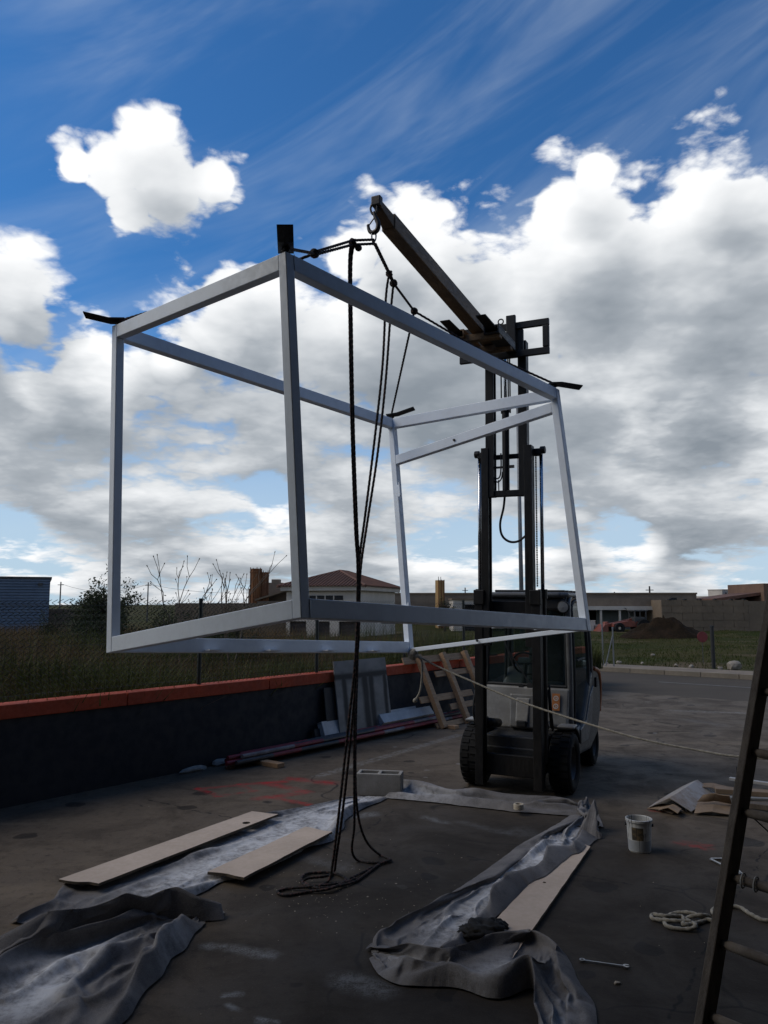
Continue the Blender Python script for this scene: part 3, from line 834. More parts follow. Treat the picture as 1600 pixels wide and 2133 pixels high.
def shrub(name, label, loc, h, r, leaves, size, mat, cat='tree', trunk=0.35, group=None, flat=0.8):
    root = thing(name, label, cat, loc, group=group)
    tr = MB(); tips = []
    th = h * trunk
    tr.tube([(0, 0, -0.3), (random.uniform(-.05, .05), 0, th * 0.5), (random.uniform(-.1, .1), 0, th)], [h * .035, h * .028, h * .02], 7)
    for k in range(18):
        a = random.uniform(0, 2 * math.pi); e = random.uniform(0.15, 1.35); L_ = random.uniform(0.55, 1.0)
        end = Vector((math.cos(a) * math.cos(e) * r, math.sin(a) * math.cos(e) * r, th * 0.6 + (h - th * 0.6) * math.sin(e) * flat)) * L_
        st = Vector((0, 0, th * random.uniform(0.5, 1.0)))
        mid_ = (st + end) / 2 + Vector((random.uniform(-.1, .1) * r, random.uniform(-.1, .1) * r, 0.06 * h))
        tr.tube([st, mid_, end], [h * .014, h * .009, h * .003], 5)
        for q in range(10):
            u = random.uniform(0.45, 1.12); tips.append(tuple(st * (1 - u) + end * u + Vector([random.gauss(0, 0.13 * r) for _ in range(3)])))
    tr.build('trunk', 'bark', root, smooth=True)
    V, F, T = leaf_cloud(tips, leaves, size, r * 0.11)
    c = raw_mesh('crown', V, F, mat, T); c.parent = root
    return root


shrub('round_tree', 'round dark leafed tree above the fence beside the blue building', (-8.74, 24, 1.602)[:2]+(0.3,), 3.45, 1.2, 12000, 0.10, 'leaf_olive', trunk=0.3)
shrub('low_bush', 'wide low bush left of the bare branched plants', (-5.855, 21, 1.716)[:2]+(0.3,), 2.65, 0.85, 3800, 0.07, 'leaf_olive', 'bush', 0.2, flat=0.75)
shrub('low_bush', 'dark rounded bush right below the bare branched plants', (-4.013, 18, 1.701)[:2]+(0.4,), 2.2, 0.7, 4200, 0.06, 'leaf_dark', 'bush', 0.2)
shrub('low_bush', 'loose leafy bush at the foot of the tall branching stalk near the rusty tower', (-3.191, 17, 1.77)[:2]+(0.4,), 1.95, 0.5, 2600, 0.05, 'leaf_olive', 'bush', 0.2)
shrub('low_bush', 'very dark broad bush in front of the blue building and the round tree', (-7.288, 19, 1.51)[:2]+(0.3,), 1.85, 1.3, 5000, 0.06, 'leaf_dark', 'bush', 0.2)
shrub('low_bush', 'small dark bush at the right foot of the blue building', (-11.131, 26, 1.329)[:2]+(0.2,), 2.1, 0.5, 1800, 0.07, 'leaf_dark', 'bush', 0.2)
shrub('far_tree', 'small dark tree beside the ochre silo', (4.524, 58, 0.859)[:2]+(0.0,), 3.0, 0.85, 2600, 0.14, 'leaf_dark', trunk=0.25)


def stalk_plant(label, loc, h, spread, nb, seed):
    """tall dead plant with forking bare stems and small dry seed heads"""
    rr = random.Random(seed)
    root = thing('dead_plant', label, 'plant', loc, group='bare dead plants in the lot')
    m = MB(); heads = MB()
    def grow(p, d, L_, r, lvl):
        q = p + d * L_; mid_ = (p + q) / 2 + Vector([rr.gauss(0, L_ * 0.03) for _ in range(3)])
        m.tube([p, mid_, q], [r, r * .85, r * .7], 5)
        if lvl == 0 or r < 0.003:
            heads.tube([q - d * 0.01, q + d * 0.015, q + d * 0.03], [0.004, 0.011, 0.004], 5)
            return
        for k in range(2 if rr.random() < 0.75 else 3):
            nd = (d + Vector((rr.gauss(0, 0.42), rr.gauss(0, 0.42), rr.uniform(-0.05, 0.25)))).normalized()
            grow(q, nd, L_ * rr.uniform(0.6, 0.85), r * 0.72, lvl - 1)
        if rr.random() < 0.5:
            nd = (d + Vector((rr.gauss(0, 0.7), rr.gauss(0, 0.7), 0.05))).normalized(); grow(mid_, nd, L_ * 0.5, r * 0.5, min(lvl - 1, 1))
    for k in range(nb):
        d = Vector((rr.uniform(-spread, spread), rr.uniform(-spread, spread) * 0.6, 1)).normalized()
        grow(Vector((0, 0, -0.1)), d, h * rr.uniform(0.34, 0.46), 0.016, 3)
    m.build('stem', 'dry_stalk', root); sh_ = heads.build('seed_heads', 'dry_stalk', root); sh_['kind'] = 'stuff'
    return root


stalk_plant('bare forked dead plant standing alone to the left', (-3.597, 14, 1.725)[:2]+(0.45,), 2.55, 0.15, 1, 3)
stalk_plant('tall much branched dead plant by the rusty tower', (-2.873, 14.5, 1.715)[:2]+(0.45,), 2.5, 0.3, 3, 9)
stalk_plant('small thin dead plant between the two taller ones', (-3.603, 15, 1.705)[:2]+(0.45,), 1.75, 0.2, 1, 14)

# ------------------------------------------------------------------ far buildings
def quadbox(m, x0, x1, y0, y1, z0, z1): return m.box(((x0 + x1) / 2, (y0 + y1) / 2, (z0 + z1) / 2), (x1 - x0, y1 - y0, z1 - z0))


# blue clad industrial hall, left
b = thing('blue_hall', 'blue grey corrugated metal hall at the far left', 'building', ((-15.581, 36, 2.178)[0], 36, 0), R(24))
m = MB(); quadbox(m, -14, 0, 0.06, 12, -0.3, 3.15); m.build('wall', 'blue_cladding', b)
for k in range(24):
    z = 0.05 + k * 0.13
    m = MB(); m.prism([(0.055, z), (0.0, z + 0.02), (0.0, z + 0.085), (0.055, z + 0.105)], -14, 0, 'X'); m.build('cladding_rib', 'blue_cladding', b)
m = MB(); quadbox(m, -14.05, 0.06, -0.03, 12.05, 3.151, 3.25); m.build('parapet_trim', 'truck_dark', b)
for x in (-0.42, -2.9):
    m = MB(); quadbox(m, x - 0.1, x + 0.1, -0.09, -0.002, 2.85, 2.97); m.build('wall_lamp', 'truck_dark', b)
# low pale wall beside it
o = MB(); quadbox(o, 0, 2.2, 0, 0.2, -0.2, 1.75)
tag(o.build('low_wall', 'beige_render', loc=((-16.517, 38, 2.187)[0], 38, 0)), 'short pale garden wall at the right foot of the blue hall', 'wall')

# white bungalow with a hipped tile roof
HX, HY = (-1.339, 44, 2.217)[0], 44.0
h = thing('bungalow', 'white bungalow with a red tiled hipped roof', 'house', (HX, HY, 0), R(-16))
Wf, Dp = 4.55, 7.5                                    # front runs left from the near corner, side runs back
m = MB(); quadbox(m, -Wf, 0, 0, Dp, 1.0, 2.75)
quadbox(m, -Wf, -Wf + 0.22, 0.001, 0.3, -0.2, 1.0)
for x0, x1 in ((-3.3, -2.65), (-1.85, -1.3), (-0.06, 0)): quadbox(m, x0, x1, 0.001, 0.3, -0.2, 1.0)
quadbox(m, -0.055, 0.001, 0.3, Dp, -0.2, 1.0); quadbox(m, -Wf, 0, 2.0, 2.2, -0.2, 1.0)
m.build('wall', 'white_render', h)
for x0, x1 in ((-Wf + 0.22, -3.3), (-2.65, -1.85), (-1.3, -0.06)):
    m = MB(); quadbox(m, x0, x1, 0.16, 0.22, -0.2, 1.0); m.build('shutter', 'brown_shutter', h)
w = MB(); quadbox(w, -3.2, -1.05, -0.03, -0.002, 2.22, 2.48); w = w.build('window', 'dark_opening', h)
for x in (-2.66, -2.13, -1.6):
    m = MB(); quadbox(m, x - 0.03, x + 0.03, -0.05, -0.031, 2.22, 2.48); m.build('window_bar', 'white_render', w)
m = MB(); quadbox(m, -Wf - 0.28, 0.28, -0.28, Dp + 0.28, 2.751, 3.02); m.build('fascia', 'white_render', h, bevel=0.02)
e = 0.42; zr, za = 3.021, 4.02
c = [(-Wf - e, -e, zr), (e, -e, zr), (e, Dp + e, zr), (-Wf - e, Dp + e, zr), (-Wf / 2, 3.0, za), (-Wf / 2, Dp - 3.0, za)]
m = MB(); m.add(c, [(0, 1, 4), (1, 2, 5, 4), (2, 3, 5), (3, 0, 4, 5), (3, 2, 1, 0)]); roof = m.build('roof', 'roof_tile', h)
# courses of half-round tiles running up the two slopes in view
def tiles(A, B, ap0, ap1, nrow):
    A, B, ap0, ap1 = map(Vector, (A, B, ap0, ap1)); m = MB()
    for i in range(nrow + 1):
        u = (i + 0.5) / (nrow + 1); bpt = A.lerp(B, u); L0 = (ap0 - A); 
        # run up the slope until a hip is met
        up = (ap0.lerp(ap1, 0.5) - A.lerp(B, 0.5)); full = 1.0
        t0 = u / max(1e-6, ((ap0 - A).dot((B - A).normalized()) / (B - A).length)); t1 = (1 - u) / max(1e-6, ((B - ap1).dot((B - A).normalized()) / (B - A).length))
        k = min(1.0, t0, t1); end = bpt + up * k
        m.tube([bpt + Vector((0, 0, .02)), end + Vector((0, 0, .02))], 0.05, 5)
    return m
tiles(c[0], c[1], c[4], c[4], 24).build('tile_row', 'roof_tile', roof)
tiles(c[1], c[2], c[4], c[5], 36).build('tile_row', 'roof_tile', roof)
m = MB(); m.tube([c[1], c[4]], 0.09, 6); m.tube([c[0], c[4]], 0.09, 6); m.tube([c[4], c[5]], 0.09, 6); m.tube([c[2], c[5]], 0.09, 6); m.build('ridge_tile', 'roof_tile', roof)
m = MB(); m.tube([(-0.35 + HX - HX, -0.3, 1.9), (0.6, -0.35, 1.9), (0.62, -0.35, 1.75)], 0.02, 6); m.build('drain_spout', 'truck_dark', h)

# building with rusty tower left of the bungalow
b = thing('tower_yard_building', 'low beige building with a lean-to roof left of the bungalow', 'building', ((-9.841, 56, 2.276)[0], 56, 0))
m = MB(); quadbox(m, 0, 3.2, 0, 6, -0.3, 3.1); quadbox(m, 1.0, 2.4, 0.5, 5, 3.1, 3.55); quadbox(m, 1.55, 2.15, 0.8, 1.6, 3.55, 3.8); m.build('wall', 'beige_render', b)
m = MB(); m.add([(0.9, -2.5, 2.2), (3.4, -2.5, 3.0), (3.4, 0, 3.0), (0.9, 0, 2.2), (0.9, -2.5, 2.32), (3.4, -2.5, 3.12), (3.4, 0, 3.12), (0.9, 0, 2.32)], [(0, 1, 2, 3), (4, 7, 6, 5), (0, 4, 5, 1), (1, 5, 6, 2), (2, 6, 7, 3), (3, 7, 4, 0)]); m.build('lean_to_roof', 'block_wall', b)
m = MB(); quadbox(m, 1.0, 3.3, -2.4, -0.1, -0.3, 2.19); m.build('lean_to_wall', 'beige_render', b)
tw = thing('rusty_tower', 'rust orange pair of joined hopper tubes rising beside the bungalow', 'tower', ((-8.751, 54, 2.266)[0], 54, 0))
for (x, r_, z1) in ((-0.22, 0.42, 4.45), (0.42, 0.27, 4.2)):
    prof = [(r_, -0.3), (r_, 2.4), (r_ * 0.96, 2.45), (r_, 2.5), (r_, z1 - 0.3), (r_ * 1.06, z1 - 0.28), (r_ * 1.06, z1 - 0.2), (r_, z1 - 0.18), (r_, z1), (r_ * 0.8, z1), (r_ * 0.8, z1 - 0.3)]
    m = MB(); m.lathe(prof, 12, (x, 0, 0)); m.build('tube', 'rust', tw)
    for k in range(4):
        a = -math.pi / 2 + (k - 1.5) * 0.6
        m = MB(); m.tube([(x + math.cos(a) * (r_ + .02), math.sin(a) * (r_ + .02), 0.5), (x + math.cos(a) * (r_ + .02), math.sin(a) * (r_ + .02), z1 + random.uniform(0, .12))], 0.03, 5); m.build('flange', 'rust', tw)
# low boundary wall of that plot
o = MB(); quadbox(o, 0, 9.5, 0, 0.2, -0.2, 2.05)
tag(o.build('plot_wall', 'block_wall', loc=((-12.42, 46, 2.085)[0], 46, 0)), 'low brownish plot wall behind the dead plants', 'wall')

# long low hall behind everything
b = thing('long_hall', 'very long low beige concrete hall along the horizon', 'building', ((0.783, 70, 2.777)[0], 70, 0), R(-3))
m = MB(); quadbox(m, 0, 27, 0, 10, -0.3, 2.85); m.build('wall', 'beige_render', b)
m = MB(); quadbox(m, -0.05, 27.05, -0.08, 10.05, 2.851, 3.0); m.build('parapet_trim', 'block_wall', b)
for x in (1.0, 4.2): m = MB(); quadbox(m, x, x + 1.3, -0.05, -0.004, 1.2, 1.75); m.build('panel', 'machine_red', b)
si = thing('ochre_silo', 'slim ochre yellow square silo standing before the long hall', 'silo', ((4.613, 64, 2.711)[0], 64, 0), R(28))
m = MB(); quadbox(m, -0.27, 0.27, -0.25, 0.25, -0.2, 3.95); m.build('shaft', 'silo_ochre', si)
for x in (-0.27, 0.0, 0.27): m = MB(); quadbox(m, x - 0.035, x + 0.035, -0.30, -0.252, -0.2, 3.98); m.build('seam', 'rust', si)
for x in (-0.1, 0.12): m = MB(); m.tube([(x, 0, 3.95), (x, 0, 4.25)], 0.025, 5); m.build('rod', 'pole_dark', si)
an = thing('annex', 'small pale annex with a dark doorway left of the forklift', 'building', ((5.365, 60, 2.296)[0], 60, 0))
m = MB(); quadbox(m, 0, 0.75, 0, 4, -0.3, 2.32); quadbox(m, 0.75, 3.0, 0, 4, 1.95, 2.32); quadbox(m, 2.9, 3.0, 0, 4, -0.3, 1.95); quadbox(m, 0.75, 2.9, 3.9, 4, -0.3, 1.95); m.build('wall', 'white_render', an)
m = MB(); quadbox(m, 0.75, 2.9, 0.6, 0.7, -0.3, 1.95); m.build('doorway', 'dark_opening', an)
m = MB(); quadbox(m, -0.1, 3.1, -0.15, 4.1, 2.321, 2.42); m.build('roof', 'block_wall', an)

# open fronted shed, right
SX = (14.046, 58, 2.286)[0]
b = thing('open_shed', 'long open fronted shed with a white lintel beam right of the forklift', 'building', (SX, 58, 0), R(-2))
Ls = (20.78, 58, 2.286)[0] - SX
m = MB(); quadbox(m, -1, Ls, 0.3, 7, 1.75, 2.42); quadbox(m, -1, Ls, 6.8, 7, -0.2, 1.75); m.build('upper_wall', 'beige_render', b)
m = MB(); quadbox(m, -1, Ls - 0.12, 0.0, 0.299, 1.55, 1.83); m.build('lintel', 'white_render', b)
for x in (-0.5, 2.2, 3.6, Ls - 0.25): m = MB(); quadbox(m, x - 0.07, x + 0.07, 0.05, 0.25, -0.2, 1.549); m.build('pillar', 'white_render', b)
m = MB(); quadbox(m, 2.3, 5.2, 2.0, 2.08, -0.2, 1.6); m.build('roller_door', 'roller_door', b)
m = MB(); quadbox(m, -1, Ls, 3.0, 3.1, -0.2, 1.75); m.build('back_panel', 'dark_opening', b)
for x in (0.9, 3.9, 6.3): m = MB(); m.tube([(x, -0.05, 1.7), (x, -0.3, 1.68), (x + .12, -0.34, 1.6)], 0.03, 5); m.build('lintel_lamp', 'truck_dark', b)
# block wall built of large courses
bw = thing('block_building', 'windowless building of large brown concrete blocks at the right', 'building', ((20.064, 56, 2.276)[0], 56, 0), R(1))
Lw = (26.427, 56, 2.276)[0] - (20.064, 56, 2.276)[0]
m = MB(); quadbox(m, 0.02, Lw - 0.02, 0.05, 6, -0.3, 2.28); m.build('core', 'block_wall', bw)
zc = -0.15
for r_, hgt in enumerate((0.48, 0.5, 0.52, 0.5, 0.42)):
    x = 0.0 if r_ % 2 == 0 else -0.75; kk = 0
    while x < Lw - 0.02:
        x1 = min(x + 1.5, Lw); x0 = max(x, 0)
        if x1 - x0 > 0.05:
            m = MB(); quadbox(m, x0 + 0.012, x1 - 0.012, random.uniform(-0.03, 0.0), 0.2, zc + 0.012, zc + hgt - 0.012); m.build('block', 'block_wall', bw)
        x += 1.5
    zc += hgt
m = MB(); quadbox(m, Lw, Lw + 6, 0.0, 0.2, -0.3, 2.2); o = m.build('side_wall', 'block_wall', bw); o.rotation_euler = (0, 0, 0)
for x in (0.55, 1.7, 2.8, 3.9, 5.1, 6.0): m = MB(); quadbox(m, x, x + 0.14, -0.1, 0.3, 2.281, 2.36); m.build('roof_stub', 'dark_opening', bw)
for x in (1.1, 1.35): m = MB(); quadbox(m, x, x + 0.22, 1, 1.3, 2.281, 2.46); m.build('vent', 'dark_opening', bw)
hs = thing('white_cube_house', 'small white flat roofed house peeping over the block building', 'house', ((32.856, 75, 2.833)[0], 75, 0), R(30))
m = MB(); quadbox(m, 0, 1.75, 0, 1.6, -0.2, 3.35); quadbox(m, -1.6, -0.001, 0.3, 2.0, -0.2, 2.75); m.build('wall', 'white_render', hs)
m = MB(); quadbox(m, 0.45, 0.62, -0.03, -0.002, 2.75, 3.1); m.build('window', 'dark_opening', hs)
m = MB(); quadbox(m, -0.04, 1.79, -0.04, 1.64, 3.351, 3.42); m.build('parapet', 'white_render', hs)
bb = thing('brick_house', 'brown brick house at the far right edge', 'house', ((32.482, 66, 2.733)[0], 66, 0), R(4))
m = MB(); quadbox(m, 0, 6, 0, 6, -0.2, 3.75); m.build('wall', 'brown_brick', bb)
m = MB(); m.add([(-4.2, 0.5, 2.2), (0, 0.5, 2.75), (0, 5, 2.75), (-4.2, 5, 2.2), (-4.2, 0.5, 2.45), (0, 0.5, 3.0), (0, 5, 3.0), (-4.2, 5, 2.45)], [(0, 1, 2, 3), (4, 7, 6, 5), (0, 4, 5, 1), (1, 5, 6, 2), (2, 6, 7, 3), (3, 7, 4, 0)]); m.build('side_roof', 'roof_tile', bb)
m = MB(); quadbox(m, -4.1, -0.02, 0.6, 4.9, -0.2, 2.19); m.build('side_wall', 'brown_brick', bb)

# parked red machine and crates in front of the shed
rm = thing('red_loader', 'red orange loader machine parked before the open shed', 'machine', ((17.05, 54, 0.938)[0], 54, 0.0), R(8))
m = MB(); m.prism([(-1.35, 0.42), (0.95, 0.42), (0.95, 0.72), (-0.2, 0.85), (-1.3, 0.66)], -0.45, 0.45, 'Y'); m.build('body', 'machine_red', rm, bevel=0.03)
m = MB()
for x in (0.25, 1.05):
    for y in (-0.42, 0.42): quadbox(m, x - 0.04, x + 0.04, y - 0.04, y + 0.04, 0.72, 1.5)
m.build('cab_frame', 'truck_dark', rm)
m = MB(); quadbox(m, 0.15, 1.15, -0.5, 0.5, 1.5, 1.58); m.build('cab_roof', 'truck_dark', rm)
m = MB(); quadbox(m, 0.3, 1.0, -0.4, 0.4, 0.73, 1.1); m.build('cab_panel', 'truck_dark', rm)
m = MB(); m.beam((0.2, 0, 0.9), (-1.9, 0, 0.45), 0.16, 0.2); m.build('loader_arm', 'machine_red', rm)
m = MB(); m.prism([(-2.4, 0.1), (-1.8, 0.1), (-1.8, 0.6), (-2.0, 0.6)], -0.6, 0.6, 'Y'); m.build('bucket', 'machine_red', rm)
for x, r_ in ((0.8, 0.48), (-0.95, 0.36)):
    for y in (-0.55, 0.55):
        m = MB(); m.lathe([(r_ * .45, -0.12), (r_ * .95, -0.12), (r_, -0.06), (r_, 0.06), (r_ * .95, 0.12), (r_ * .45, 0.12)], 16, (x, y, r_), 'Y', True); m.build('wheel', 'tyre', rm)
for k, (X_, mt) in enumerate((((14.576, 54.5, 0.928)[0], 'white_render'), ((14.914, 54.5, 0.928)[0], 'white_render'), ((15.589, 54.5, 0.928)[0], 'machine_red'))):
    m = MB()
    if k < 2: quadbox(m, -0.22, 0.22, -0.2, 0.2, -0.1, 0.35 + 0.3 * (1 - k)); quadbox(m, -0.25, 0.25, -0.22, 0.22, 0.351 + 0.3 * (1 - k), 0.4 + 0.3 * (1 - k))
    else: m.lathe([(0.0, 0.62), (0.2, 0.6), (0.26, 0.4), (0.26, -0.1)], 12)
    o = m.build(('crate', 'crate', 'drum')[k], mt, loc=(X_, 54.5, 0.15), bevel=0.01)
    tag(o, ('taller pale crate at the shed front near the forklift', 'shorter pale crate beside the taller one at the shed front', 'round red drum before the open shed')[k], ('crate', 'crate', 'drum')[k])

# heap of earth on the field
G_, A_ = 26, 48
V = [(0, 0, 1.3)]; F = []
for i in range(1, G_):
    r_ = i / (G_ - 1)
    for k in range(A_):
        a = 2 * math.pi * k / A_
        nz = float(vnoise(np.array([math.cos(a) * r_ * 4 + 7]), np.array([math.sin(a) * r_ * 4 + 3]), 21)[0]); n2 = float(vnoise(np.array([math.cos(a) * r_ * 14 + 7]), np.array([math.sin(a) * r_ * 14 + 3]), 22)[0])
        z = 1.25 * (1 - r_ ** 1.5) * (0.65 + 0.5 * nz) + 0.14 * (n2 - 0.5) * (1 - r_ * 0.6)
        V.append((math.cos(a) * r_ * 2.6, math.sin(a) * r_ * 1.8, z - 0.05))
for k in range(A_): F.append((0, 1 + k, 1 + (k + 1) % A_))
for i in range(G_ - 2):
    for k in range(A_): a0 = 1 + i * A_; F.append((a0 + k, a0 + A_ + k, a0 + A_ + (k + 1) % A_, a0 + (k + 1) % A_))
m = MB(); m.add(V, F); o = m.build('earth_mound', 'mound_earth', smooth=True, loc=((16.218, 45, 0.564)[0], 45, 0.1))
tag(o, 'heap of dark brown earth on the field', 'mound')

# ------------------------------------------------------------------ posts, poles and stones
def lamp_pole(label, x, y, ztop, r0, arm=0.0):
    root = thing('lamp_post', label, 'lamp post', (x, y, 0))
    m = MB(); m.tube([(0, 0, 0), (0, 0, ztop * 0.5), (0, 0, ztop)], [r0, r0 * 0.8, r0 * 0.62], 10); m.build('pole', 'pole_grey', root, smooth=True)
    m = MB(); m.lathe([(0.0, ztop + 0.06), (0.14, ztop + 0.05), (0.17, ztop), (0.0, ztop - 0.02)], 12); m.build('lantern', 'pole_grey', root)
    m = MB(); m.lathe([(r0 * 1.5, 0.0), (r0 * 1.5, 0.35), (r0, 0.4)], 10); m.build('base', 'pole_grey', root)
p_ = (4.539, 25.5, 8.777)
lamp_pole('tall slim grey lamp post seen between the mast rails', p_[0], 25.5, p_[2], 0.085)
POLES = [((-37.716, 90, 4.56), 'wooden line pole right of the blue hall'), ((-27.514, 90, 4.504), 'wooden line pole right of the round tree'), ((9.988, 95, 3.995), 'thin line pole above the annex roof'), ((28.35, 95, 3.466), 'thin line pole behind the open shed near the forklift'), ((24.088, 70, 3.6), 'thick bare pole rising where shed and block building meet'), ((37.435, 95, 3.231), 'thin line pole behind the block building'), ((1.773, 95, 4.113), 'thin line pole by the right eave of the bungalow')]
for (X_, Y_, zt), lab in POLES:
    root = thing('utility_pole', lab, 'pole', (X_, Y_, 0), group='line poles along the horizon')
    m = MB(); m.tube([(0, 0, -0.2), (0, 0, zt)], [0.10, 0.07], 6); m.build('shaft', 'pole_dark', root)
    m = MB(); m.beam((-0.35, 0, zt - 0.35), (0.35, 0, zt - 0.35), 0.07, 0.07); m.build('cross_arm', 'pole_dark', root)
w_ = MB(); a = Vector((-37.705, 90, 4.336)); b_ = Vector((-27.506, 90, 4.281)); c_ = Vector((-8.96, 90, 4.002))
pts = []
for A, B in ((a, b_), (b_, c_)):
    for k in range(9): u = k / 8; pts.append(A.lerp(B, u) - Vector((0, 0, 0.9 * 4 * u * (1 - u))))
w_.tube(pts, 0.02, 4); tag(w_.build('overhead_cable', 'pole_dark'), 'thin overhead cable hanging between the left line poles', 'cable')

for q, zt, r_, mt, lab in (((9.914, 23.484, 0.08), 1.322, 0.055, 'post_black', 'thick black fence post at the edge of the field'), ((6.798, 24.199, 0.08), 1.346, 0.022, 'pole_grey', 'thin grey field post nearest the forklift'), ((7.017, 23.836, 0.08), 1.268, 0.022, 'pole_grey', 'thin grey field post with a slanting brace')):
    root = thing('field_post', lab, 'post', (q[0], q[1], 0.05), group='posts along the field edge')
    m = MB(); m.tube([(0, 0, -0.2), (0, 0, zt - 0.05)], r_, 10); m.build('shaft', mt, root)
    m = MB(); m.lathe([(r_ * 1.15, zt - 0.08), (r_ * 1.15, zt - 0.03), (0.0, zt - 0.02)], 10); m.build('cap', mt, root)
    if 'brace' in lab: m = MB(); m.tube([(0, 0, zt - 0.25), (0.55, 0.1, 0.75), (-0.28, 0.0, -0.05)][0::2], 0.018, 6); m.build('brace', 'pole_grey', root)
q = (10.386, 25.359, 0.08)
root = thing('round_plate', 'faded red round plate left of the black field post', 'sign', (q[0], q[1], 0))
m = MB(); m.lathe([(0.0, -0.006), (0.17, -0.006), (0.175, 0.0), (0.17, 0.006), (0.0, 0.006)], 24, (0, 0, 0.93), 'Y'); m.build('plate', 'red_plate', root)
m = MB(); m.tube([(0, 0.03, -0.1), (0, 0.03, 1.05)], 0.012, 6); m.build('stake', 'pole_dark', root)


def stone_mesh(name, seed, sx, sy, sz, mat='stone'):
    bm = bmesh.new(); bmesh.ops.create_icosphere(bm, subdivisions=2, radius=1.0)
    rr = random.Random(seed)
    dirs = [Vector([rr.gauss(0, 1) for _ in range(3)]).normalized() for _ in range(9)]; cut = [rr.uniform(0.6, 0.92) for _ in dirs]
    for v in bm.verts:
        for d_, c_ in zip(dirs, cut):
            k = v.co.dot(d_)
            if k > c_: v.co -= d_ * (k - c_)
        v.co = Vector((v.co.x * sx, v.co.y * sy, max(v.co.z, -0.6) * sz))
    me = bpy.data.meshes.new(name); bm.to_mesh(me); bm.free(); me.materials.append(M[mat])
    o = bpy.data.objects.new(name, me); col.objects.link(o); return o


STN = [((10.347, 23.069, 0.1), 0.24, 'largest pale stone, right of the black field post'), ((9.139, 23.239, 0.1), 0.11, 'grey stone on the verge left of the black field post'), ((7.562, 25.095, 0.1), 0.10, 'upright pale stone beside the slanting brace'), ((7.062, 24.7, 0.1), 0.07, 'small stone by the grey field posts'), ((8.95, 23.947, 0.1), 0.08, 'small pale stone on the verge in front of the earth patch'), ((9.849, 22.901, 0.1), 0.09, 'grey stone between the black post and the largest stone'), ((8.236, 24.896, 0.1), 0.07, 'small stone on the verge, middle of the row'), ((9.922, 28.779, 0.1), 0.09, 'small white stone out on the bare earth patch')]
for k, (q, r_, lab) in enumerate(STN):
    o = stone_mesh('stone', k + 3, r_, r_ * 0.8, r_ * 0.75); o.location = (q[0], q[1], 0.1 + r_ * 0.3); o.rotation_euler = (0, 0, k * 1.3)
    tag(o, lab, 'stone', 'stones along the verge')

# ------------------------------------------------------------------ unseen building added behind the camera to shade the near yard
b = thing('added_workshop', 'grey building front with an open gateway and overhang, added out of view to shade the yard', 'building', (0, 0, 0))
m = MB(); quadbox(m, -16, -2.6, -0.75, -0.4, -0.1, 7.2); quadbox(m, 3.4, 14, -0.75, -0.4, -0.1, 7.2); quadbox(m, -2.6, 3.4, -0.75, -0.4, 4.6, 7.2); m.build('wall', 'added_workshop_wall', b)
m = MB(); quadbox(m, -16, 14, -9, -0.76, 7.0, 7.15); quadbox(m, -16, 14, -9.2, -9.0, -0.1, 7.0); quadbox(m, -16.2, -16, -9, -0.76, -0.1, 7.0); quadbox(m, 14, 14.2, -9, -0.76, -0.1, 7.0); m.build('hall', 'added_workshop_wall', b)
m = MB(); quadbox(m, -9, 9, -0.399, 4.0, 5.8, 5.95); m.build('added_canopy', 'added_workshop_wall', b)  # overhead slab added above the view to dim the near ground
m = MB(); quadbox(m, 4.5, 13.9, -0.398, 6.0, -0.1, 6.6); m.build('added_wing', 'added_workshop_wall', b)  # unseen side block, added to darken the right foreground and beams

# =================================================================== THE HANGING STEEL FRAME
S_ = 3.05
ax = Vector((-0.257, 0.038, 0.844)); pit = R(6.825)
Rf = Matrix.Rotation(pit, 3, 'X') @ Matrix.Rotation(ax.length, 3, ax.normalized())
off = Matrix.Rotation(pit, 3, 'X') @ (Vector((-0.028, 1.798, -0.302)) * S_) + Vector((0, 0, 2))
frame = thing('steel_frame', 'white welded steel frame of a kiosk hanging tilted in the air', 'frame', off)
frame.rotation_euler = Rf.to_euler()
FL, FW, HA, HB, TB, BH = S_ / 2, 0.612 * S_ / 2, 2.035, 2.315, 0.062, 0.10
def toworld(p): return Rf @ Vector(p) + off
h_ = TB / 2
CN = {'A': (-FL + h_, -FW + h_, HA), 'B': (-FL + h_, FW - h_, HB), 'D': (FL - h_, FW - h_, HB), 'C': (FL - h_, -FW + h_, HA)}
def top_at(y): return HA + (HB - HA) * (y + FW - h_) / (2 * FW - TB)
for k, (x, y, z) in CN.items():
    b4 = [(x - h_, y - h_, 0), (x + h_, y - h_, 0), (x + h_, y + h_, 0), (x - h_, y + h_, 0)]
    m = MB(); m.hexa(b4, [(a, b, top_at(b)) for a, b, c in b4]); m.build('post', 'frame_white', frame, bevel=0.004)
g = 0.001
for nm, x in (('AB', -FL + h_), ('CD', FL - h_)):        # sloping roof beams
    y0, y1 = -FW + TB + g, FW - TB - g
    b4 = [(x - h_ + g, y0, top_at(y0) - BH), (x + h_ - g, y0, top_at(y0) - BH), (x + h_ - g, y1, top_at(y1) - BH), (x - h_ + g, y1, top_at(y1) - BH)]
    m = MB(); m.hexa(b4, [(a, b, c + BH - g) for a, b, c in b4]); m.build('roof_beam', 'frame_white', frame, bevel=0.004)
for y in (-FW + h_, FW - h_):                            # long roof beams
    m = MB(); m.box((0, y, top_at(y) - BH / 2 - g), (2 * FL - 2 * TB - 2 * g, TB - 2 * g, BH)); m.build('roof_beam', 'frame_white', frame, bevel=0.004)
for y in (-FW + h_, FW - h_):                            # long floor beams
    m = MB(); m.box((0, y, BH / 2), (2 * FL - 2 * TB - 2 * g, TB - 2 * g, BH - 2 * g)); m.build('floor_beam', 'frame_white', frame, bevel=0.004)
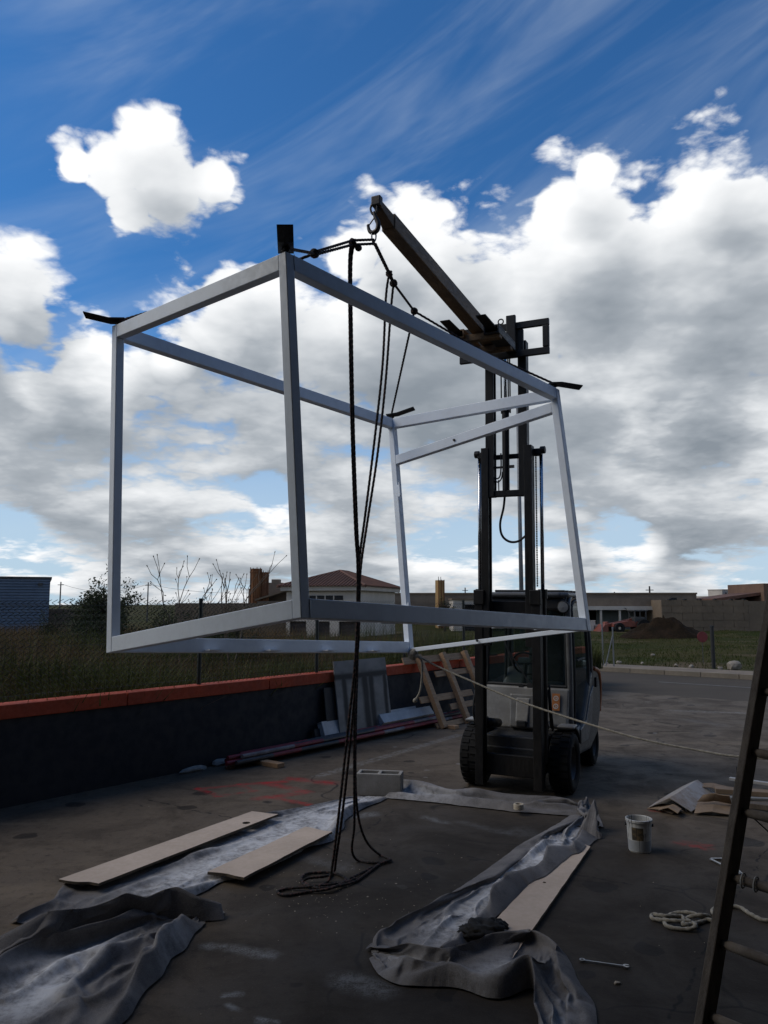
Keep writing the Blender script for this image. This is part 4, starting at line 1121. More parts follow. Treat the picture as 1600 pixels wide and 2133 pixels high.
m = MB(); m.box((-FL + h_, 0, BH / 2), (TB - 2 * g, 2 * FW - 2 * TB - 2 * g, BH - 2 * g)); m.build('floor_beam', 'frame_white', frame, bevel=0.004)
m = MB(); m.box((FL - h_ - 0.01, 0, 0.022), (0.04, 2 * FW - 2 * TB - 2 * g, 0.036)); m.build('threshold_bar', 'frame_white', frame, bevel=0.003)
m = MB(); m.box((FL - h_, 0, 1.875), (TB - 3 * g, 2 * FW - 2 * TB - 2 * g, 0.09)); m.build('door_lintel', 'frame_white', frame, bevel=0.004)
rw = random.Random(12)                                   # weld beads where beams meet the posts
for x in (-FL + TB, FL - TB):
    for y in (-FW, FW):
        ys = -FW - 0.0005 if y < 0 else FW + 0.0005
        for zz0, zz1 in ((0.004, BH - 0.004), (top_at(y * 0.93) - BH, top_at(y * 0.93) - 0.006)):
            m = MB(); m.tube([(x + rw.uniform(-.0012, .0012), ys, zz0 + (zz1 - zz0) * q / 9) for q in range(10)], [0.0022 + rw.uniform(0, 0.0012) for q in range(10)], 5); m.build('weld_bead', 'frame_white', frame, smooth=True)
for y, z in ((0.15, 1.875), (0.1, 0.03)):
    m = MB(); m.lathe([(0.0, -0.012), (0.010, -0.012), (0.012, 0.0)], 8, (FL - TB - 0.0 if z > 1 else FL - h_ - 0.042, y, z), 'X'); m.build('screw', 'black_steel', frame)
for z in (1.55, 0.38):                                   # hinges on the far post
    m = MB(); m.box((FL - TB - 0.014, FW - TB - 0.022, z), (0.012, 0.045, 0.12)); hg = m.build('hinge', 'frame_white', frame, bevel=0.002)
    m = MB(); m.tube([(FL - TB - 0.02, FW - TB - 0.045, z - 0.05), (FL - TB - 0.02, FW - TB - 0.045, z + 0.08)], 0.011, 8); m.build('hinge_pin', 'frame_white', hg)
for x in (-0.75, -0.2, 0.4, 0.95):                       # floor lugs along the two long beams
    m = MB(); m.box((x, -FW + TB + 0.036, 0.012), (0.13, 0.07, 0.008)); m.build('floor_lug', 'frame_white', frame)
    m = MB(); m.box((x, FW - TB - 0.036, 0.012), (0.13, 0.07, 0.008)); m.build('floor_lug', 'frame_white', frame)
# dark bent plates bolted on the four roof corners
for k, wdir, zb in (('A', (0.11, -0.99, 0), 0.075), ('B', (-1, -0.15, 0), 0.085), ('C', (1, 0.1, 0), 0.005), ('D', (1, -0.25, 0), 0.075)):
    x, y, z = CN[k]; lw = Rf.transposed() @ Vector(wdir); aw = math.atan2(lw.y, lw.x)
    mt = Matrix.Translation((x, y, z)) @ Matrix.Rotation(aw, 4, 'Z')
    w = 0.045
    prof = [(-0.05, 0.040), (0.06, 0.040), (0.235 if k != 'A' else 0.16, zb)]
    th = 0.009; m = MB()
    lo = [(u, v) for u, v in prof]; up = [(u, v + th) for u, v in prof]
    poly = lo + up[::-1]
    m.prism(poly, -w, w, 'Y'); m.v = [tuple(mt @ Vector(q)) for q in m.v]
    pl = m.build('corner_plate', 'black_steel', frame)
    m = MB(); m.tube([(0, 0, -0.004), (0, 0, 0.039)], 0.016, 8); m.tube([(0, 0, 0.02), (0, 0, 0.034)], 0.026, 6); m.v = [tuple(mt @ Vector(q)) for q in m.v]
    m.build('eye_bolt', 'hook_steel', pl)

# =================================================================== FORKLIFT
TO = (1.497, 8.74, 0.0)
fk = thing('forklift', 'grey forklift with its black mast raised, facing the viewer', 'forklift', TO)
TR = Euler((0, R(0.65), R(-25)), 'XYZ'); fk.rotation_euler = TR
TM = TR.to_matrix()
def tw_(p): return TM @ Vector(p) + Vector(TO)


def wheel(x, y, r, w):
    wh = bpy.data.objects.new('wheel', None); col.objects.link(wh); wh.parent = fk; wh.location = (x, y, r); wh.empty_display_size = 0.1
    sg = 1 if x > 0 else -1
    prof = [(r * .58, -w / 2 + .02), (r * .80, -w / 2), (r * .93, -w / 2 + .01), (r, -w / 2 + .05), (r, w / 2 - .05), (r * .93, w / 2 - .01), (r * .80, w / 2), (r * .58, w / 2 - .02)]
    m = MB(); m.lathe(prof, 40, (0, 0, 0), 'X', True); ty = m.build('tyre', 'tyre', wh, smooth=True)
    for k in range(26):                                   # tread lugs
        a = 2 * math.pi * k / 26
        for sd2 in (-1, 1):
            rm_ = Matrix.Rotation(a + (0.06 if sd2 > 0 else 0), 3, 'X')
            if k == 0 and sd2 == -1:
                mm = MB(); mm.box((0, 0, r + 0.003), (w * 0.36, 2 * math.pi * r / 26 * 0.6, 0.011)); lug = mm.build('tread_lug', 'tyre', ty); lug0 = lug
            else:
                lug = lug0.copy(); col.objects.link(lug); lug.parent = ty
            lug.rotation_euler = (a + (0.12 if sd2 > 0 else 0), 0, 0); lug.location = (sd2 * w * 0.21, 0, 0)
    m = MB(); m.lathe([(0.0, sg * w * .2), (r * .2, sg * w * .2), (r * .25, sg * w * .1), (r * .45, sg * w * .12), (r * .55, sg * w * .38), (r * .6, sg * w * .36), (r * .6, -sg * w * .3), (0, -sg * w * .3)], 24, (0, 0, 0), 'X'); m.build('rim', 'truck_dark', wh, smooth=False)
for x in (-0.49, 0.49): wheel(x, 0, 0.315, 0.24)
for x in (-0.45, 0.45): wheel(x, 1.58, 0.265, 0.2)

# chassis and front
m = MB(); m.box((0, 0.55, 0.40), (0.68, 1.5, 0.36)); m.build('chassis', 'truck_dark', fk, bevel=0.02)
m = MB(); m.box((0, -0.10, 0.33), (0.66, 0.22, 0.26)); m.tube([(-0.36, 0, 0.315), (0.36, 0, 0.315)], 0.13, 14); m.build('drive_axle', 'truck_dark', fk, bevel=0.015)
for sx in (-1, 1):
    m = MB(); pr_ = []
    for k in range(7):
        a = R(100 - k * 12); pr_.append((-math.cos(a) * -0.39 * 1.0, 0.315 + math.sin(a) * 0.385))
    inner = [(y, z - 0.03) for y, z in pr_[::-1]]
    m.prism(pr_ + inner, sx * 0.36, sx * 0.60, 'X'); m.build('fender', 'rubber', fk, bevel=0.008)
    m = MB(); m.box((sx * 0.52, 0.03, 0.69), (0.18, 0.20, 0.025)); m.build('fender_step', 'truck_light', fk, bevel=0.01)
# front cowl: sloping grey panel with a raised middle
m = MB(); m.hexa([(-0.49, 0.16, 0.60), (0.49, 0.16, 0.60), (0.49, 0.42, 0.60), (-0.49, 0.42, 0.60)], [(-0.50, 0.26, 1.06), (0.50, 0.26, 1.06), (0.50, 0.42, 1.06), (-0.50, 0.42, 1.06)]); cowl = m.build('front_cowl', 'truck_light', fk, bevel=0.02)
m = MB(); m.hexa([(-0.15, 0.115, 0.62), (0.13, 0.115, 0.62), (0.13, 0.20, 0.62), (-0.15, 0.20, 0.62)], [(-0.17, 0.215, 0.98), (0.15, 0.215, 0.98), (0.15, 0.25, 0.98), (-0.17, 0.25, 0.98)]); m.build('cowl_ridge', 'truck_grey', cowl, bevel=0.025)
m = MB(); m.hexa([(-0.08, 0.105, 0.68), (0.06, 0.105, 0.68), (0.06, 0.14, 0.68), (-0.08, 0.14, 0.68)], [(-0.09, 0.195, 0.94), (0.07, 0.195, 0.94), (0.07, 0.22, 0.94), (-0.09, 0.22, 0.94)]); m.build('cowl_panel', 'truck_light', cowl, bevel=0.015)
m = MB(); m.box((-0.01, 0.11, 0.665), (0.11, 0.04, 0.07)); m.build('latch', 'rubber', cowl, bevel=0.01)
m = MB(); m.box((0, 0.30, 0.55), (0.96, 0.3, 0.10)); m.build('lower_front', 'rubber', fk, bevel=0.02)
st = MB(); st.box((0.36, 0.2105, 0.915), (0.085, 0.005, 0.185), Matrix.Rotation(R(-11.5), 3, 'X')); st = st.build('warning_sticker', 'sticker_orange', cowl)
for z in (0.955, 0.87):                                  # two pictograms in pale rings
    c0 = Vector((0.36, 0.2075 - (0.915 - z) * 0.203, z)); rt = Matrix.Rotation(R(-11.5), 4, 'X')
    m = MB(); m.lathe([(0.020, -0.002), (0.029, -0.002), (0.029, 0.0005), (0.020, 0.0005)], 16, (0, 0, 0), 'Y', True); m.box((0, -0.0008, 0.0), (0.006, 0.0024, 0.034)); m.box((0.008, -0.0007, -0.004), (0.014, 0.0022, 0.006)); m.v = [tuple(rt @ Vector(q) + c0) for q in m.v]
    m.build('pictogram', 'sticker_ink', st)
# cab frame, roof and windows
zc0, zc1 = 1.06, 2.0
for sx in (-1, 1):
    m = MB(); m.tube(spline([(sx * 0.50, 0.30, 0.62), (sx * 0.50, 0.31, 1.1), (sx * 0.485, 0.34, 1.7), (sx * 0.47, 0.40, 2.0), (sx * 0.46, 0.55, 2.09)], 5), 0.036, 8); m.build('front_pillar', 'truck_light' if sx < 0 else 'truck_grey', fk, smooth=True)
    m = MB(); m.tube(spline([(sx * 0.52, 1.45, 0.95), (sx * 0.51, 1.42, 1.5), (sx * 0.48, 1.34, 1.95), (sx * 0.46, 1.2, 2.09)], 5), 0.04, 8); m.build('rear_pillar', 'truck_dark', fk, smooth=True)
    m = MB(); m.tube(spline([(sx * 0.52, 0.42, 0.6), (sx * 0.525, 0.42, 1.1), (sx * 0.50, 0.47, 1.75), (sx * 0.475, 0.60, 2.0), (sx * 0.475, 1.05, 2.03), (sx * 0.50, 1.22, 1.85), (sx * 0.525, 1.28, 1.1), (sx * 0.52, 1.0, 0.75), (sx * 0.52, 0.75, 0.6)], 6, closed=True), 0.022, 7, closed=True); dr = m.build('door', 'rubber', fk, smooth=True)
    gp = spline([(sx * 0.52, 0.44, 1.05), (sx * 0.50, 0.49, 1.75), (sx * 0.476, 0.62, 1.98), (sx * 0.476, 1.03, 2.0), (sx * 0.50, 1.2, 1.83), (sx * 0.523, 1.26, 1.1)], 5)
    m = MB(); m.add([tuple(q) for q in gp], [tuple(range(len(gp)))]); m.build('door_pane', 'cab_glass', dr, fix=False)
    m = MB(); m.tube([(sx * 0.545, 0.5, 1.36), (sx * 0.56, 0.7, 1.37), (sx * 0.545, 0.95, 1.36)], 0.012, 6); m.build('door_handle', 'rubber', dr)
rp = [(-0.42, 0.20), (0.42, 0.20), (0.50, 0.32), (0.50, 1.35), (0.42, 1.5), (-0.42, 1.5), (-0.50, 1.35), (-0.50, 0.32)]
m = MB(); m.prism(rp, 2.075, 2.135); roof = m.build('cab_roof', 'truck_roof', fk, bevel=0.028, seg=3)
m = MB(); m.box((0, 0.30, 2.0), (0.92, 0.10, 0.145)); m.build('roof_header', 'truck_dark', roof, bevel=0.03)
for y in (0.5, 0.72, 0.94, 1.16): m = MB(); m.box((0, y, 2.152), (0.84, 0.045, 0.028)); m.build('roof_bar', 'truck_dark', roof, bevel=0.008)
ws = MB(); ws.add([(-0.46, 0.30, 1.09), (0.46, 0.30, 1.09), (0.44, 0.36, 1.93), (-0.44, 0.36, 1.93)], [(0, 1, 2, 3)]); ws = ws.build('windscreen', 'cab_glass', fk, fix=False)
m = MB(); m.tube([(-0.465, 0.297, 1.075), (0.465, 0.297, 1.075)], 0.018, 6); m.tube([(0.465, 0.297, 1.075), (0.445, 0.357, 1.94)], 0.018, 6); m.tube([(-0.465, 0.297, 1.075), (-0.445, 0.357, 1.94)], 0.018, 6); m.build('windscreen_seal', 'rubber', ws)
m = MB(); m.tube([(0.05, 0.285, 1.09), (-0.2, 0.30, 1.45)], 0.008, 5); m.tube([(-0.13, 0.285, 1.25), (-0.27, 0.315, 1.62)], 0.009, 5); m.build('wiper', 'rubber', ws)
m = MB(); m.tube([(0.05, 0.26, 1.07), (0.05, 0.29, 1.07)], 0.035, 10); m.tube([(-0.05, 0.26, 1.06), (-0.05, 0.29, 1.06)], 0.03, 10); m.build('wiper_motor', 'rubber', fk)
rw = MB(); rw.add([(-0.44, 1.44, 1.2), (0.44, 1.44, 1.2), (0.42, 1.33, 1.95), (-0.42, 1.33, 1.95)], [(0, 1, 2, 3)]); rw.build('rear_window', 'cab_glass', fk, fix=False)
# inside the cab
m = MB(); m.box((0.02, 1.02, 0.98), (0.46, 0.46, 0.14)); m.box((0.02, 1.24, 1.32), (0.44, 0.12, 0.62), Matrix.Rotation(R(-8), 3, 'X')); m.build('seat', 'seat_black', fk, bevel=0.04, seg=3)
m = MB(); m.tube([(-0.1, 0.50, 0.9), (-0.1, 0.66, 1.28)], 0.03, 8); m.build('steering_column', 'rubber', fk)
rt = Matrix.Rotation(R(-62), 3, 'X'); m = MB(); m.tube([rt @ Vector((math.cos(a) * 0.15, math.sin(a) * 0.15, 0)) + Vector((-0.1, 0.67, 1.29)) for a in np.linspace(0, 2 * math.pi, 24, endpoint=False)], 0.013, 6, closed=True); m.tube([rt @ Vector((-0.15, 0, 0)) + Vector((-0.1, 0.67, 1.29)), rt @ Vector((0.15, 0, 0)) + Vector((-0.1, 0.67, 1.29))], 0.012, 6); m.build('steering_wheel', 'rubber', fk, smooth=True)
m = MB(); m.box((0.1, 0.52, 1.2), (0.14, 0.03, 0.09)); m.tube([(0.1, 0.54, 0.95), (0.1, 0.53, 1.2)], 0.012, 6); m.build('display', 'truck_grey', fk, bevel=0.008)
m = MB(); m.box((0, 0.75, 0.70), (0.9, 1.1, 0.06)); m.build('cab_floor', 'rubber', fk)
# rear body and counterweight
side = [(0.42, 0.30), (1.25, 0.24), (1.75, 0.36), (1.98, 0.62), (2.02, 0.95), (1.93, 1.18), (1.45, 1.22), (1.25, 1.06), (0.98, 0.78), (0.80, 0.62), (0.42, 0.60)]
m = MB(); m.prism(side, -0.55, 0.55, 'X'); body = m.build('rear_body', 'truck_dark', fk, bevel=0.05, seg=3)
cut = MB()
for sx in (-1, 1):
    m = MB(); m.prism([(0.56, 0.42), (1.0, 0.40), (1.28, 0.62), (1.42, 1.0), (1.18, 0.90), (0.92, 0.64), (0.56, 0.58)], sx * 0.5, sx * 0.566, 'X'); m.build('side_panel', 'truck_roof', body, bevel=0.012)
    m = MB(); m.tube(spline([(sx * 0.55, 1.50, 1.20), (sx * 0.55, 1.86, 1.12), (sx * 0.54, 2.0, 0.86), (sx * 0.53, 1.96, 0.62)], 6), 0.028, 8); m.build('trim', 'truck_orange', body, smooth=True)
    m = MB(); m.box((sx * 0.56, 1.62, 1.02), (0.03, 0.10, 0.12)); m.build('tail_lamp', 'rubber', body, bevel=0.01)
m = MB(); m.prism([(1.45, 1.221), (1.93, 1.19), (1.80, 1.27), (1.5, 1.30)], -0.42, 0.42, 'X'); m.build('hood', 'truck_grey', body, bevel=0.02)
# lamps and mirrors
for sx in (-1, 1):
    m = MB(); m.lathe([(0.0, -0.055), (0.065, -0.05), (0.072, -0.02), (0.05, 0.04), (0.0, 0.06)], 18, (sx * 0.47, 0.19, 1.97), 'Y'); wl_ = m.build('work_lamp', 'rubber', fk, smooth=True)
    m = MB(); m.lathe([(0.0, -0.058), (0.058, -0.053)], 18, (sx * 0.47, 0.19, 1.97), 'Y'); m.build('lens', 'lamp_lens', wl_)
    m = MB(); m.tube([(sx * 0.47, 0.22, 2.0), (sx * 0.47, 0.30, 2.08)], 0.014, 6); m.build('lamp_bracket', 'rubber', wl_)
m = MB(); m.box((0.36, 0.34, 1.78), (0.14, 0.02, 0.09)); m.build('mirror', 'rubber', fk, bevel=0.008)
for sx in (-1, 1): m = MB(); m.tube(spline([(sx * 0.40, -0.28, 1.15), (sx * 0.43, -0.32, 0.85), (sx * 0.42, -0.22, 0.68), (sx * 0.36, -0.1, 0.72)], 6), 0.013, 6); m.tube(spline([(sx * 0.385, -0.25, 1.1), (sx * 0.405, -0.28, 0.86), (sx * 0.39, -0.18, 0.70), (sx * 0.34, -0.08, 0.74)], 6), 0.013, 6); m.build('hose', 'rubber', fk, smooth=True)
for sx in (-1, 1): m = MB(); m.tube([(sx * 0.27, -0.28, 0.72), (sx * 0.27, 0.10, 0.66)], 0.045, 10); m.build('tilt_cylinder', 'mast_black', fk, smooth=True)

# mast: three nested stages
def channel(x0, x1, y0, y1, z0, z1, inner):
    """C section: web at the outer side, flanges pointing inwards"""
    m = MB(); s_ = 1 if x1 + x0 > 0 else -1
    xo, xi = (max(abs(x0), abs(x1)) * s_, min(abs(x0), abs(x1)) * s_); wt = 0.022 * s_
    m.prism([(xo, y0), (xi, y0), (xi, y0 + 0.022), (xo - wt, y0 + 0.03), (xo - wt, y1 - 0.03), (xi, y1 - 0.022), (xi, y1), (xo, y1)], z0, z1)
    return m
mast = bpy.data.objects.new('mast', None); col.objects.link(mast); mast.parent = fk; mast.empty_display_size = 0.2
for sx in (-1, 1):
    channel(sx * 0.27, sx * 0.36, -0.48, -0.33, 0.09, 2.12, True).build('outer_rail', 'mast_black', mast, bevel=0.004)
    channel(sx * 0.20, sx * 0.285, -0.47, -0.34, 1.55, 3.72, True).build('middle_rail', 'mast_black', mast, bevel=0.004)
    channel(sx * 0.14, sx * 0.235, -0.46, -0.35, 3.17, 4.90, True).build('inner_rail', 'mast_black', mast, bevel=0.004)
    m = MB(); m.tube([(sx * 0.352, -0.31, 0.35), (sx * 0.352, -0.31, 2.10)], 0.038, 14); m.tube([(sx * 0.352, -0.31, 2.06), (sx * 0.352, -0.31, 2.16)], 0.05, 12); m.build('cylinder_tube', 'mast_black', mast, smooth=False)
    m = MB(); m.tube([(sx * 0.352, -0.31, 2.1), (sx * 0.352, -0.31, 3.63)], 0.020, 14); m.build('cylinder_rod', 'chrome', mast, smooth=True)
    m = MB(); m.box((sx * 0.315, -0.31, 3.66), (0.10, 0.09, 0.075)); m.lathe([(0.0, -0.03), (0.042, -0.03), (0.042, 0.03), (0.0, 0.03)], 12, (sx * 0.375, -0.32, 3.68), 'X'); m.build('rod_head', 'mast_black', mast, bevel=0.01)
    # leaf chain beside the rod
    m = MB()
    for k in range(58):
        z = 2.2 + k * 0.0254; m.box((sx * 0.296, -0.315, z), (0.014, 0.020 if k % 2 else 0.013, 0.021))
    ch = m.build('leaf_chain', 'hook_steel', mast); ch['kind'] = 'stuff'
    m = MB(); m.box((sx * 0.31, -0.46, 2.07), (0.12, 0.07, 0.16)); m.build('rail_bracket', 'mast_black', mast, bevel=0.01)
m = MB(); m.box((0, -0.36, 0.30), (0.56, 0.05, 0.22)); m.build('cross_member', 'mast_black', mast, bevel=0.008)
m = MB(); m.box((0, -0.335, 1.95), (0.56, 0.03, 0.16)); m.build('cross_member', 'mast_black', mast, bevel=0.006)
m = MB(); m.box((0, -0.33, 3.63), (0.42, 0.02, 0.055)); m.build('cross_member', 'mast_black', mast, bevel=0.004)
m = MB(); m.box((0, -0.40, 3.205), (0.40, 0.09, 0.065)); m.build('cross_member', 'mast_black', mast, bevel=0.006)
m = MB(); m.box((0, -0.345, 4.02), (0.30, 0.02, 0.045)); m.build('cross_member', 'mast_black', mast, bevel=0.004)
m = MB(); m.tube([(-0.015, -0.41, 3.24), (-0.015, -0.41, 4.16)], 0.040, 16); m.tube([(-0.015, -0.41, 4.12), (-0.015, -0.41, 4.19)], 0.05, 16); m.build('lift_cylinder', 'mast_black', mast, smooth=False)
m = MB(); m.tube([(-0.015, -0.41, 4.15), (-0.015, -0.41, 4.82)], 0.018, 12); m.build('lift_rod', 'chrome', mast, smooth=True)
for x in (-0.055, 0.025, 0.045): m = MB(); m.tube([(x, -0.43, 4.1), (x, -0.44, 4.8)], 0.009, 6); m.build('hose', 'rubber', mast)
m = MB(); m.tube(spline([(-0.04, -0.38, 3.18), (-0.055, -0.38, 3.05), (-0.10, -0.36, 2.88), (-0.08, -0.36, 2.75), (0.0, -0.36, 2.68), (0.10, -0.36, 2.68), (0.19, -0.37, 2.74)], 7), 0.013, 8); m.build('hose', 'rubber', mast, smooth=True)
m = MB(); m.tube(spline([(-0.19, -0.42, 3.55), (-0.16, -0.42, 3.45), (-0.13, -0.41, 3.38), (-0.085, -0.41, 3.40), (-0.07, -0.41, 3.52), (-0.075, -0.4, 3.66)], 6), 0.008, 6); m.tube(spline([(-0.2, -0.4, 3.5), (-0.17, -0.4, 3.4), (-0.12, -0.4, 3.34), (-0.07, -0.41, 3.37), (-0.055, -0.41, 3.45)], 6), 0.008, 6); m.tube([(-0.1, -0.41, 3.36), (-0.1, -0.4, 3.2)], 0.007, 6); m.build('hose', 'rubber', mast, smooth=True)
m = MB(); m.box((-0.18, -0.40, 3.42), (0.05, 0.06, 0.10)); m.box((0.05, -0.42, 3.5), (0.06, 0.03, 0.03)); m.box((-0.13, -0.41, 3.5), (0.16, 0.02, 0.022)); m.build('valve', 'hook_steel', mast)
# carriage and forks
cz0, cz1 = 4.70, 5.08
car = bpy.data.objects.new('carriage', None); col.objects.link(car); car.parent = fk; car.empty_display_size = 0.2
m = MB(); m.box((0, -0.52, cz1 - 0.03), (1.02, 0.045, 0.075)); m.build('upper_bar', 'mast_black', car, bevel=0.006)
m = MB(); m.box((0, -0.52, cz0 + 0.03), (1.02, 0.045, 0.075)); m.build('lower_bar', 'mast_black', car, bevel=0.006)
for x in (-0.475, 0.475): m = MB(); m.box((x, -0.522, (cz0 + cz1) / 2), (0.07, 0.05, cz1 - cz0 - 0.135)); m.build('end_bar', 'mast_black', car, bevel=0.01)
for x in (-0.17, 0.17): m = MB(); m.box((x, -0.50, (cz0 + cz1) / 2), (0.10, 0.04, cz1 - cz0 - 0.135)); m.build('upright', 'mast_black', car, bevel=0.006)
m = MB(); m.box((0, -0.485, 4.86), (0.24, 0.03, 0.24)); m.build('back_plate', 'mast_black', car)
m = MB(); m.tube([Vector((math.cos(a) * 0.03 - 0.03, -0.52, cz1 + 0.045 + math.sin(a) * 0.03)) for a in np.linspace(0, 2 * math.pi, 14, endpoint=False)], 0.008, 6, closed=True); m.build('eye_bolt', 'hook_steel', car)
for x in (0.10, -0.27):
    m = MB(); m.prism([(-0.545, cz1 + 0.08), (-0.59, cz1 + 0.08), (-0.59, 4.795), (-0.75, 4.785), (-1.66, 4.79), (-1.66, 4.778), (-0.70, 4.74), (-0.545, 4.74)], x - 0.052, x + 0.052, 'X'); m.build('fork', 'mast_black', car, bevel=0.006)

# =================================================================== JIB ON THE FORKS, WITH ITS HOOK
jb = thing('crane_jib', 'long brown lifting jib beam carried on the raised forks', 'crane jib', TO); jb.rotation_euler = TR
def jbeam(m, y0, z0, w0, h0, y1, z1, w1, h1, x0=-0.085, x1=-0.062):
    return m.hexa([(x1 - w1 / 2, y1, z1), (x1 + w1 / 2, y1, z1), (x0 + w0 / 2, y0, z0), (x0 - w0 / 2, y0, z0)], [(x1 - w1 / 2, y1, z1 + h1), (x1 + w1 / 2, y1, z1 + h1), (x0 + w0 / 2, y0, z0 + h0), (x0 - w0 / 2, y0, z0 + h0)])
m = MB(); jbeam(m, -0.62, 4.765, 0.14, 0.16, -3.45, 4.86, 0.115, 0.125); m.build('beam', 'boom_brown', jb, bevel=0.008)
m = MB(); jbeam(m, -3.452, 4.87, 0.10, 0.10, -3.66, 4.945, 0.06, 0.055, -0.062, -0.06); m.build('nose', 'boom_brown', jb, bevel=0.006)
for x in (0.10, -0.27):
    m = MB(); m.box((x, -1.0, 4.775), (0.16, 0.62, 0.016)); m.box((x, -1.0, 4.702), (0.16, 0.62, 0.014))
    m.box((x - 0.072, -1.0, 4.738), (0.014, 0.62, 0.058)); m.box((x + 0.072, -1.0, 4.738), (0.014, 0.62, 0.058)); m.v = [(a, b, c + 0.022) for a, b, c in m.v]; m.build('fork_sleeve', 'boom_brown' if x < 0 else 'black_steel', jb, bevel=0.003)
for y in (-0.82, -1.22): m = MB(); m.box((-0.085, y, 4.72), (0.52, 0.09, 0.07)); m.build('cross_tube', 'boom_brown', jb, bevel=0.006)
m = MB(); m.tube([(-0.062, -3.63, 5.02), (-0.062, -3.63, 4.93)], 0.03, 10); m.box((-0.06, -3.66, 4.985), (0.075, 0.055, 0.075)); m.build('nose_clamp', 'hook_steel', jb, bevel=0.008)
hx, hy = -0.075, -3.675
m = MB(); m.tube(spline([(hx - 0.012, hy, 4.98), (hx - 0.03, hy, 4.93), (hx - 0.012, hy, 4.885), (hx + 0.012, hy, 4.885), (hx + 0.024, hy, 4.93), (hx + 0.012, hy, 4.98)], 5), 0.008, 7); m.build('shackle', 'hook_steel', jb, smooth=True)
hook_z = 4.755
pts = spline([(hx, hy, 4.90), (hx + 0.008, hy, 4.865), (hx + 0.022, hy, 4.835), (hx + 0.036, hy, 4.795), (hx + 0.028, hy, 4.755), (hx - 0.002, hy, 4.738), (hx - 0.034, hy, 4.755), (hx - 0.046, hy, 4.79), (hx - 0.048, hy, 4.815)], 5)
rs = [0.012 + 0.007 * math.sin(math.pi * min(1, i / (len(pts) - 1) * 1.15)) * 1.0 for i in range(len(pts))]; rs[-1] = 0.004; rs[-2] = 0.007
m = MB(); m.tube(pts, rs, 8); hk = m.build('hook', 'hook_steel', jb, smooth=True)
m = MB(); m.tube([(hx + 0.008, hy, 4.86), (hx - 0.044, hy, 4.80)], 0.005, 6); m.build('safety_catch', 'hook_steel', hk)
HOOK = tw_((hx, hy, 4.742))

# =================================================================== ROPES
def ropepts(P, n=8): return spline([Vector(p) for p in P], n)
def knot(m, c, r, seed=0):
    rr = random.Random(seed); c = Vector(c)
    for k in range(3):
        ax_ = Vector([rr.gauss(0, 1) for _ in range(3)]).normalized(); u = ax_.orthogonal().normalized(); w = ax_.cross(u)
        m.tube([c + (u * math.cos(a) + w * math.sin(a)) * r * 0.62 + ax_ * r * 0.2 * math.sin(2 * a) for a in np.linspace(0, 2 * math.pi, 12, endpoint=False)], r * 0.48, 6, closed=True)
eye = {k: toworld((x, y, z + 0.02)) for k, (x, y, z) in CN.items()}
def at_px(dirv, dist): return dirv * dist
hl = HOOK + Vector((0, 0, -0.075))
sl = thing('lifting_link', 'small steel link in the hook of the jib', 'link', hl)
m = MB(); m.tube([Vector((math.cos(a) * 0.016, 0, math.sin(a) * 0.045 + 0.045)) for a in np.linspace(0, 2 * math.pi, 16, endpoint=False)], 0.006, 6, closed=True); m.build('ring', 'bright_steel', sl, smooth=True)
K1 = Vector((-0.223, 5.22, 4.564)); K2 = Vector((-0.449, 4.72, 4.244)); K3 = Vector((0.258, 6.3, 4.479)); K4 = Vector((0.042, 5.83, 4.604)); K5 = Vector((0.077, 5.92, 4.563))
RR = 0.0095
def sling(name, label, knots, strands):
    r_ = thing(name, label, 'rope', (0, 0, 0), group='black slings of the hanging frame')
    for P in strands: m = MB(); m.rope(P, RR, 0.04); m.build('strand', 'black_rope', r_, smooth=True)
    for i, (c, r) in enumerate(knots): m = MB(); knot(m, c, r * 0.68, i + 5); m.build('knot', 'black_rope', r_, smooth=True)
    return r_
d1 = Vector((0, 0, 0.016)); d2 = Vector((0.012, 0.01, -0.012))
sling('rope_sling', 'black rope sling from the hook to the two near frame corners', [(K1, 0.045), (K1 + Vector((0.04, 0.02, -0.03)), 0.035), (K2, 0.045)],
      [[hl + d1, K1 + d1, K2 + d1 * .6], [hl - d1, K1 - d1, K2 - d1 * .6], [K2, eye['A'] + Vector((0, 0, 0.02))], [K2, (K2 + eye['B']) / 2 + Vector((0, 0, -0.02)), eye['B'] + Vector((0, 0, 0.02))]])
sling('rope_sling', 'black rope sling from the hook to the two far frame corners', [(K4, 0.042), (K5, 0.045), (K3, 0.045)],
      [[hl + d2, K4 + d2, K5 + d2, K3 + d2 * .6], [hl - d2, K4 - d2, K5 - d2, K3 - d2 * .6], [K3, eye['D'] + Vector((0, 0, 0.05))], [K3, (K3 + eye['C']) / 2 + Vector((0, 0, -0.03)), eye['C'] + Vector((0, 0, 0.03))]])
